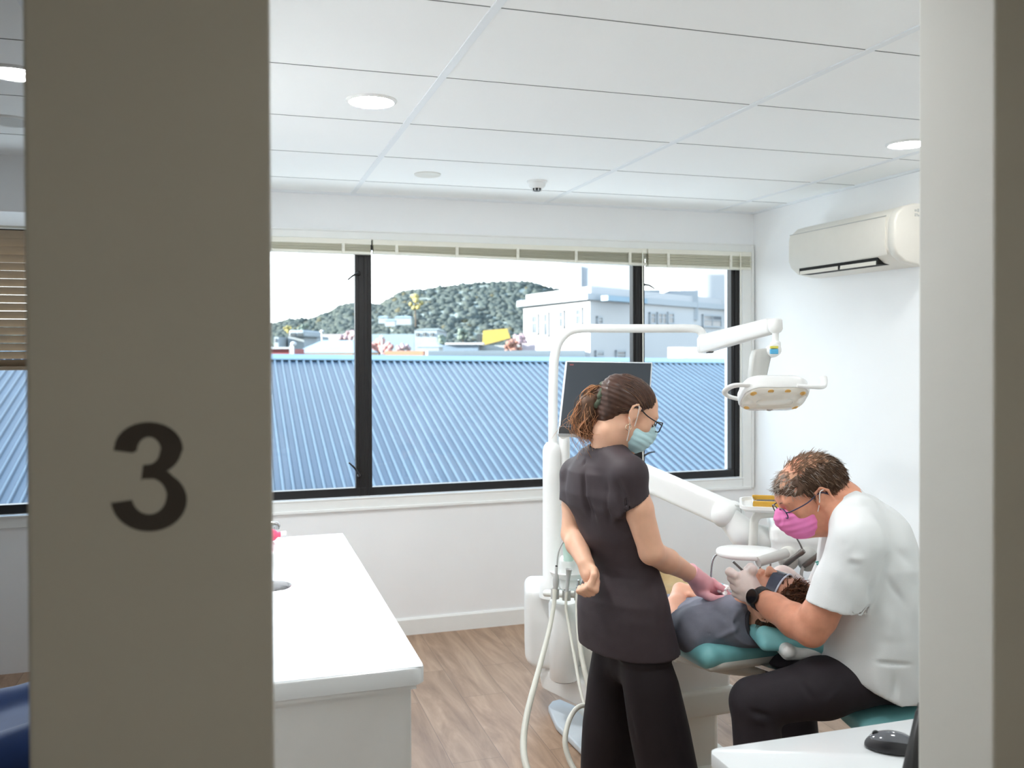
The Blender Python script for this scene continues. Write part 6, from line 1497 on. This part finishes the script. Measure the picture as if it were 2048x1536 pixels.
    dv = _n(-FH*.62-RH*.62+UPZ*.25); dv = _n(dv-d_*(dv@d_)); b = B(); lathe(b, wp+dv*.034, dv, [(0, 0), (.020, 0), (.0225, .003), (.0225, .009), (.0205, .011), (0, .011)], 36); w_ = obj('watch_case', b, mat('watch_case', rgb(44, 42, 44), .25, metal=.6), body, 40)
    b = B(); lathe(b, wp+dv*.0452, dv, [(0, 0), (.0185, 0), (.0185, .0006), (0, .0008)], 32); obj('watch_face', b, mat('watch_glass', rgb(22, 22, 26), .08, coat=.5), w_, 40)
    # mask, glasses, brows
    mask(hd, mat('pink_mask', rgb(240, 136, 196), .7, noise=.03, bump=.2, bscale=400, spec=.2), body, .0008, mat('white_elastic_cord', rgb(240, 238, 236), .6))
    glasses(hd, mat('navy_frame', rgb(44, 46, 78), .3), body, .025, .016, .0155, .006, .004, True, .0017)
    lids(hd, body, mat('grey_lash', rgb(92, 72, 62), .6), mat('grey_brow', rgb(150, 120, 100), .7))
    # hair: short, brown at the sides, thin over the crown
    HB_ = hair_mat('brown_short_hair', rgb(92, 68, 52), .3, .5, .12); HG = hair_mat('greying_hair', rgb(150, 122, 100), .25, .5, .15); HW = hair_mat('silver_hair', rgb(176, 166, 158), .2, .5, .2)
    s = field([hd.c], .17, .003)
    s.ell(hd.L(-.020, 0, .034), hd.A, hd.R(.101, .0805, .0865), 0); s.ell(hd.L(.036, 0, .036), hd.A, hd.R(.0595, .064, .062), .015); s.ell(hd.L(-.070, 0, -.012), hd.A, hd.R(.036, .058, .046), .02); s.plane(hd.L(.053, 0, .030), .50*hd.fx-.86*hd.up, .006)
    for y in (-1, 1): s.ball(hd.L(.012, .084*y, .0), .022, 0, True); s.ball(hd.L(.055, .080*y, .006), .030, .01, True)
    V1, Q1 = s.mesh(2); N = normals(V1, Q1); V1 = V1+N*(vnoise(V1, 150, 3)*.0012)[:, None]
    rs = np.random.RandomState(9); PP = [[], [], []]
    for i in range(4200):
        th = np.arccos(rs.uniform(-.55, 1)); ph = rs.uniform(-pi, pi); x, y, z = sin(th)*cos(ph), sin(th)*sin(ph), cos(th)
        p = np.array([-.020+.102*x+.014*max(0, x)**2, .0812*y, .034+.0875*z])
        if max(-9, .50*(p[0]-.051))-.86*(p[2]-.030) > -.002 or (abs(p[1]) > .05 and .02 < p[0] and p[2] < .034): continue
        crown = p[2] > .085 and abs(p[1]) < .052 and p[0] > -.075
        if crown and rs.rand() < .25: continue
        n_ = _n([x/.102, y/.0812, z/.0875]); dr = np.array([-.35, .25*y, -.95]) if not crown else np.array([-.9, .3*y+.2*rs.normal(), .1])
        if p[0] > .035 and p[2] > .05: dr = np.array([.75, .35*y, .05])
        dr = _n(dr-n_*(dr@n_)+rs.normal(size=3)*.22); ln = rs.uniform(.014, .026)*(1.25 if crown else 1)
        pth = [hd.L(*(p+dr*ln*f_+n_*(.0018*sin(2.2*f_)-.0006))) for f_ in np.linspace(0, 1, 5)]
        k_ = 2 if (p[0] > .045 or rs.rand() < .06) else (1 if (crown or p[2] < -.01 or rs.rand() < .25) else 0); PP[k_].append(pth)
    parts = [(V1, Q1, 0)]
    lc = (V1[Q1].mean(1)-hd.c)@hd.A.T/hd.s; bald = (lc[:, 2] > .078+.012*np.sin(lc[:, 1]*150)) & (np.abs(lc[:, 1]) < .056+.006*np.sin(lc[:, 0]*170)) & (lc[:, 0] > -.078)
    for k_ in range(3):
        v_, q_ = strands(PP[k_], [rs.uniform(.0007, .0012) for _ in PP[k_]], 3); parts.append((v_, q_, k_))
    V, Q, I = merge(parts); I[:len(Q1)] = list(np.where(bald, 3, 0)); vq_mesh('hair', V, Q, None, body, [HB_, HG, HW, mat('thin_crown', rgb(190, 140, 110), .5, noise=.12, nscale=60)], I)
    # mirror handle in the left hand
    b = B(); a0, a1 = M(1466, 1123, .10), M(1497, 1152, .10); tube(b, [a0, a0*.35+a1*.65], .0036, 10); md_ = tag(obj('dental_mirror', b, DSTEEL, None, 60), 'thin steel dental instrument handle in the left latex glove', 'dental instrument')
    b = B(); tube(b, [a0*.36+a1*.64, a0*.18+a1*.82], .0046, 10); obj('black_grip', b, BLACK, md_, 60); b = B(); tube(b, [a0*.18+a1*.82, a1], .0026, 8); obj('shank', b, STEEL, md_, 60)
man()

# ------------------------------------------------------------------ the patient
def patient():
    up = _n(RH*.72-FH*.64-UPZ*.20); lf = _n(-RH*.66-FH*.70-UPZ*.14); lf = _n(lf-up*(lf@up)); fx = np.cross(lf, up)
    hd = Head(P(1550, 1207, 2.74), fx, up, .92)
    Np = P(1514, 1247, 2.78); Hp = P(1350, 1228, 3.30)
    D = _n(Hp-Np); L_ = np.linalg.norm(Hp-Np); sd = _n(np.cross(D, UPZ)); sd = sd if sd@FH < 0 else -sd; vv = np.cross(D, sd); vv = vv if vv[2] > 0 else -vv
    ts = [-.038, .05, .13, .25, .38, L_]; a = [.105, .175, .19, .18, .165, .165]; bb = [.066, .080, .088, .085, .078, .080]
    SK = skin('patient_skin', rgb(222, 168, 142), .06)
    S_n = Np+D*.075+sd*.165-UPZ*.01; E_n = P(1347, 1246, 2.93); W_n = P(1360, 1180, 3.10)
    S_f = Np+D*.075-sd*.165; E_f = Hp-sd*.20+UPZ*.02-D*.08; W_f = P(1385, 1182, 3.22)
    kn = [P(1262, 1128, 3.72), P(1292, 1122, 3.80)]; an = [np.array([1.60, 4.02, .60]), np.array([1.75, 4.03, .60])]
    hp_ = [Hp+sd*.085, Hp-sd*.085]
    s = field([hd.c, Np+sd*.25, Np-sd*.25, Hp+sd*.25, Hp-sd*.25, W_n, *kn, *an], .18, .0045)
    hd.build(s, Np, .043)
    s.aloft(Np, D, sd, vv, ts[1:], [0]*5, [0]*5, [x-.020 for x in a[1:]], [x-.020 for x in bb[1:]], .02)
    s.chain([S_n, E_n], [.044, .036], .02); s.chain([E_n, E_n*.5+W_n*.5, W_n], [.036, .035, .025], .015)
    s.chain([S_f, E_f], [.044, .036], .02); s.chain([E_f, W_f], [.036, .025], .015)
    hdn = _n(P(1398, 1190, 3.06)-W_n); pm = W_n+hdn*.035+UPZ*.002
    s.chain([W_n, pm], [.024, .024], .01); s.ell(pm, np.stack([hdn, _n(np.cross(UPZ, hdn)), UPZ]), (.042, .036, .016), .01)
    acr = _n(np.cross(UPZ, hdn))
    for i in range(4):
        p0 = pm+hdn*.032+acr*(-.026+.017*i); s.chain([p0, p0+hdn*.030+UPZ*.004, p0+hdn*.052-UPZ*.006, p0+hdn*.066-UPZ*.016], [.0095, .009, .0085, .007], .003)
    s.chain([pm-acr*.026+hdn*-.01, pm-acr*.044+hdn*.022+UPZ*.004, pm-acr*.040+hdn*.050], [.012, .010, .0085], .006)
    p2 = W_f-sd*-.05; s.chain([W_f, p2], [.024, .026], .01)
    for h_, k_, n_ in zip(hp_, kn, an): s.chain([h_, k_], [.062, .048], .03); s.chain([k_, n_], [.048, .034], .02); s.chain([n_, n_+UPZ*.07-D*-.02], [.034, .026], .02)
    V, Q = s.mesh(2)
    body = tag(vq_mesh('person', V, Q, SK), 'patient lying face up on the dental chair in a grey blue shirt and khaki trousers', 'person')
    # shirt
    s = field([Np+sd*.3, Np-sd*.3, Hp+sd*.25, Hp-sd*.25, E_n], .14, .0042)
    cf_ = S_n*.42+E_n*.58; ad_ = _n(E_n-S_n)
    for sh_, el_, c_ in ((S_n, E_n, cf_), (S_f, E_f, S_f*.4+E_f*.6)):
        d_ = _n(el_-sh_); s.chain([sh_, c_+d_*.03], [.060, .064], 0); s.plane(c_, d_, 0, np.minimum(sh_, c_)-.12, np.maximum(sh_, c_)+.12); s.chain([c_-d_*.02, c_+d_*.1], [.056, .06], 0, True)
    s.aloft(Np, D, sd, vv, ts, [0]*6, [0]*6, a, bb, .02); s.chain([Np+D*.04, S_n], [.07, .062], .03); s.chain([Np+D*.04, S_f], [.07, .062], .03)
    s.rbox(Np+D*.30-vv*.05, np.stack([D, sd, vv]), (.24, .20, .035), .034, .04)
    nk = _n(hd.L(-.03, 0, -.09)-Np); s.chain([Np-D*.036+vv*.008, Np-D*.12+vv*.03], [.052, .07], .004, True)
    V, Q = s.mesh(2); N = normals(V, Q)
    F = [(P(1490, 1225, 2.75), P(1400, 1235, 2.9), .009, .008), (P(1492, 1240, 2.7), P(1405, 1262, 2.8), .008, -.008), (P(1492, 1250, 2.7), P(1420, 1282, 2.75), .008, .008), (P(1495, 1262, 2.66), P(1440, 1290, 2.7), .007, -.007), (P(1380, 1216, 2.9), P(1420, 1222, 2.9), .007, -.010), (P(1360, 1240, 2.9), P(1420, 1215, 2.9), .012, .008), (P(1350, 1262, 2.85), P(1400, 1250, 2.8), .010, -.007), (P(1470, 1215, 2.8), P(1400, 1210, 3.0), .010, -.006), (P(1488, 1232, 2.72), P(1430, 1232, 2.85), .006, -.007), (P(1400, 1268, 2.75), P(1500, 1268, 2.66), .003, -.003)]
    V = fold(V, N, F, 1.); V = V+N*(vnoise(V, 24, 21)*.0035+vnoise(V, 55, 22)*.0022)[:, None]
    PS = mat('grey_blue_shirt', rgb(124, 126, 140), .75, noise=.06, nscale=40, bump=.15, bscale=420, spec=.2)
    sh = vq_mesh('shirt', V, Q, PS, body)
    b = B(); u_, v_, _ = frame_of(-D); c_ = Np-D*.034+vv*.004; tube(b, [c_+(u_*cos(t_)+v_*sin(t_))*.058-D*.006*cos(2*t_) for t_ in np.linspace(0, 2*pi, 36)], .006, 8, 1, True, .8); obj('collar', b, mat('dark_collar_rib', rgb(58, 56, 62), .8), sh, 60)
    # trousers
    s = field([*hp_, *kn, *an, Hp+sd*.2, Hp-sd*.2], .14, .0055)
    s.ell(Hp+D*.02, np.stack([D, sd, vv]), (.13, .172, .095), 0)
    for h_, k_, n_ in zip(hp_, kn, an): s.chain([h_+UPZ*.01, h_*.5+k_*.5+UPZ*.01, k_], [.088, .083, .066], .03); s.chain([k_, n_], [.066, .052], .03)
    V, Q = s.mesh(2); N = normals(V, Q)
    F = [(P(1322+12*i, 1140, 3.2), P(1345+12*i, 1185, 3.2), .007, .006*(-1)**i) for i in range(6)]
    V = fold(V, N, F, 1.); V = V+N*(vnoise(V, 26, 31)*.003)[:, None]
    vq_mesh('trousers', V, Q, mat('khaki_cloth', rgb(176, 152, 112), .8, noise=.06, nscale=30, bump=.15, bscale=420, spec=.2), body)
    for n_ in an:
        s = field([n_, n_+UPZ*.15+D*.08], .08, .006); s.chain([n_+D*.03-UPZ*.0, n_+D*.05+UPZ*.10, n_+D*.05+UPZ*.14], [.045, .042, .032], .02); V, Q = s.mesh(2); vq_mesh('shoe', V, Q, mat('grey_shoe', rgb(90, 90, 94), .6), body)
    # hair
    HA = hair_mat('chestnut_hair', rgb(96, 66, 48), .3, .45, .18); HC = hair_mat('light_chestnut_hair', rgb(140, 100, 72), .3, .45, .3)
    s = field([hd.c], .17, .0032)
    s.ell(hd.L(-.022, 0, .036), hd.A, hd.R(.103, .083, .091), 0); s.ell(hd.L(.036, 0, .036), hd.A, hd.R(.060, .065, .063), .015); s.ell(hd.L(-.072, 0, -.022), hd.A, hd.R(.036, .058, .055), .02); s.plane(hd.L(.068, 0, .030), .60*hd.fx-.80*hd.up, .006)
    for y in (-1, 1): s.ball(hd.L(.006, .085*y, .0), .024, 0, True); s.ball(hd.L(.05, .08*y, .0), .03, .01, True)
    s.plane([0, 0, .752], -UPZ, .0)
    V1, Q1 = s.mesh(2); N = normals(V1, Q1); V1 = V1+N*(vnoise(V1, 130, 3)*.002)[:, None]
    rs = np.random.RandomState(5); PP = [[], []]
    for i in range(3200):
        th = np.arccos(rs.uniform(-.5, 1)); ph = rs.uniform(-pi, pi); x, y, z = sin(th)*cos(ph), sin(th)*sin(ph), cos(th)
        p = np.array([-.022+.103*x+.014*max(0, x)**2, .083*y, .036+.091*z])
        if .60*(p[0]-.068)-.80*(p[2]-.030) > .0 or (abs(p[1]) > .06 and abs(p[0]) < .03 and p[2] < .025): continue
        n_ = _n([x/.103, y/.083, z/.091]); gr = np.array([-.55, 0, .1]) if (p[2] < .05 and p[0] < .03) else np.array([.7, .1*y, .5])
        dr = _n(gr-n_*(gr@n_)*.6+n_*rs.uniform(.1, .7)+rs.normal(size=3)*.3); ln = rs.uniform(.025, .055)*(1.4 if p[2] > .10 and p[0] > 0 else 1)
        dn_ = np.array([0, 0, -1.]); pth = [hd.L(*(p+dr*ln*f_))+dn_*.012*f_*f_ for f_ in np.linspace(0, 1, 6)]
        if min(q_[2] for q_ in pth) < .75: continue
        PP[int(rs.rand() < .45)].append(pth)
    parts = [(V1, Q1, 0)]
    for k_ in range(2):
        v_, q_ = strands(PP[k_], [rs.uniform(.0008, .0015) for _ in PP[k_]], 3); parts.append((v_, q_, k_))
    V, Q, I = merge(parts); vq_mesh('hair', V, Q, None, body, [HA, HC], I)
    lids(hd, body, mat('dark_brown_lash', rgb(60, 44, 36), .6), mat('chestnut_brow', rgb(110, 80, 60), .7))
    # wrap-round dark glasses
    DG = mat('dark_blue_lens', rgb(40, 48, 76), .12, coat=.6); WF = mat('pale_frame', rgb(214, 222, 236), .3)
    b = B(); ring = []
    for t_ in np.linspace(-1.25, 1.25, 26):
        x_ = .112*cos(t_)-.002; y_ = .082*sin(t_); h_ = .021-.006*abs(t_)/1.25-(.006 if abs(t_) < .08 else 0)
        ring.append([hd.L(x_, y_, .004-h_), hd.L(x_+.002, y_*1.02, .004-h_), hd.L(x_+.003, y_*1.02, .004+h_), hd.L(x_+.001, y_, .004+h_)])
    loft(b, ring); gl = obj('eyeglasses', b, DG, body, 60)
    b = B(); tube(b, [hd.L(.115*cos(t_)-.002, .084*sin(t_), .027-.006*abs(t_)/1.25) for t_ in np.linspace(-1.25, 1.25, 26)], .0028, 8); obj('brow_bar', b, WF, gl, 60)
    for y in (-1, 1):
        b = B(); tube(b, [hd.L(.034, .081*y, .010), hd.L(.0, .084*y, .018), hd.L(-.03, .085*y, .008)], .0028, 8, 3); obj('temple_arm', b, DG, gl, 60)
patient()
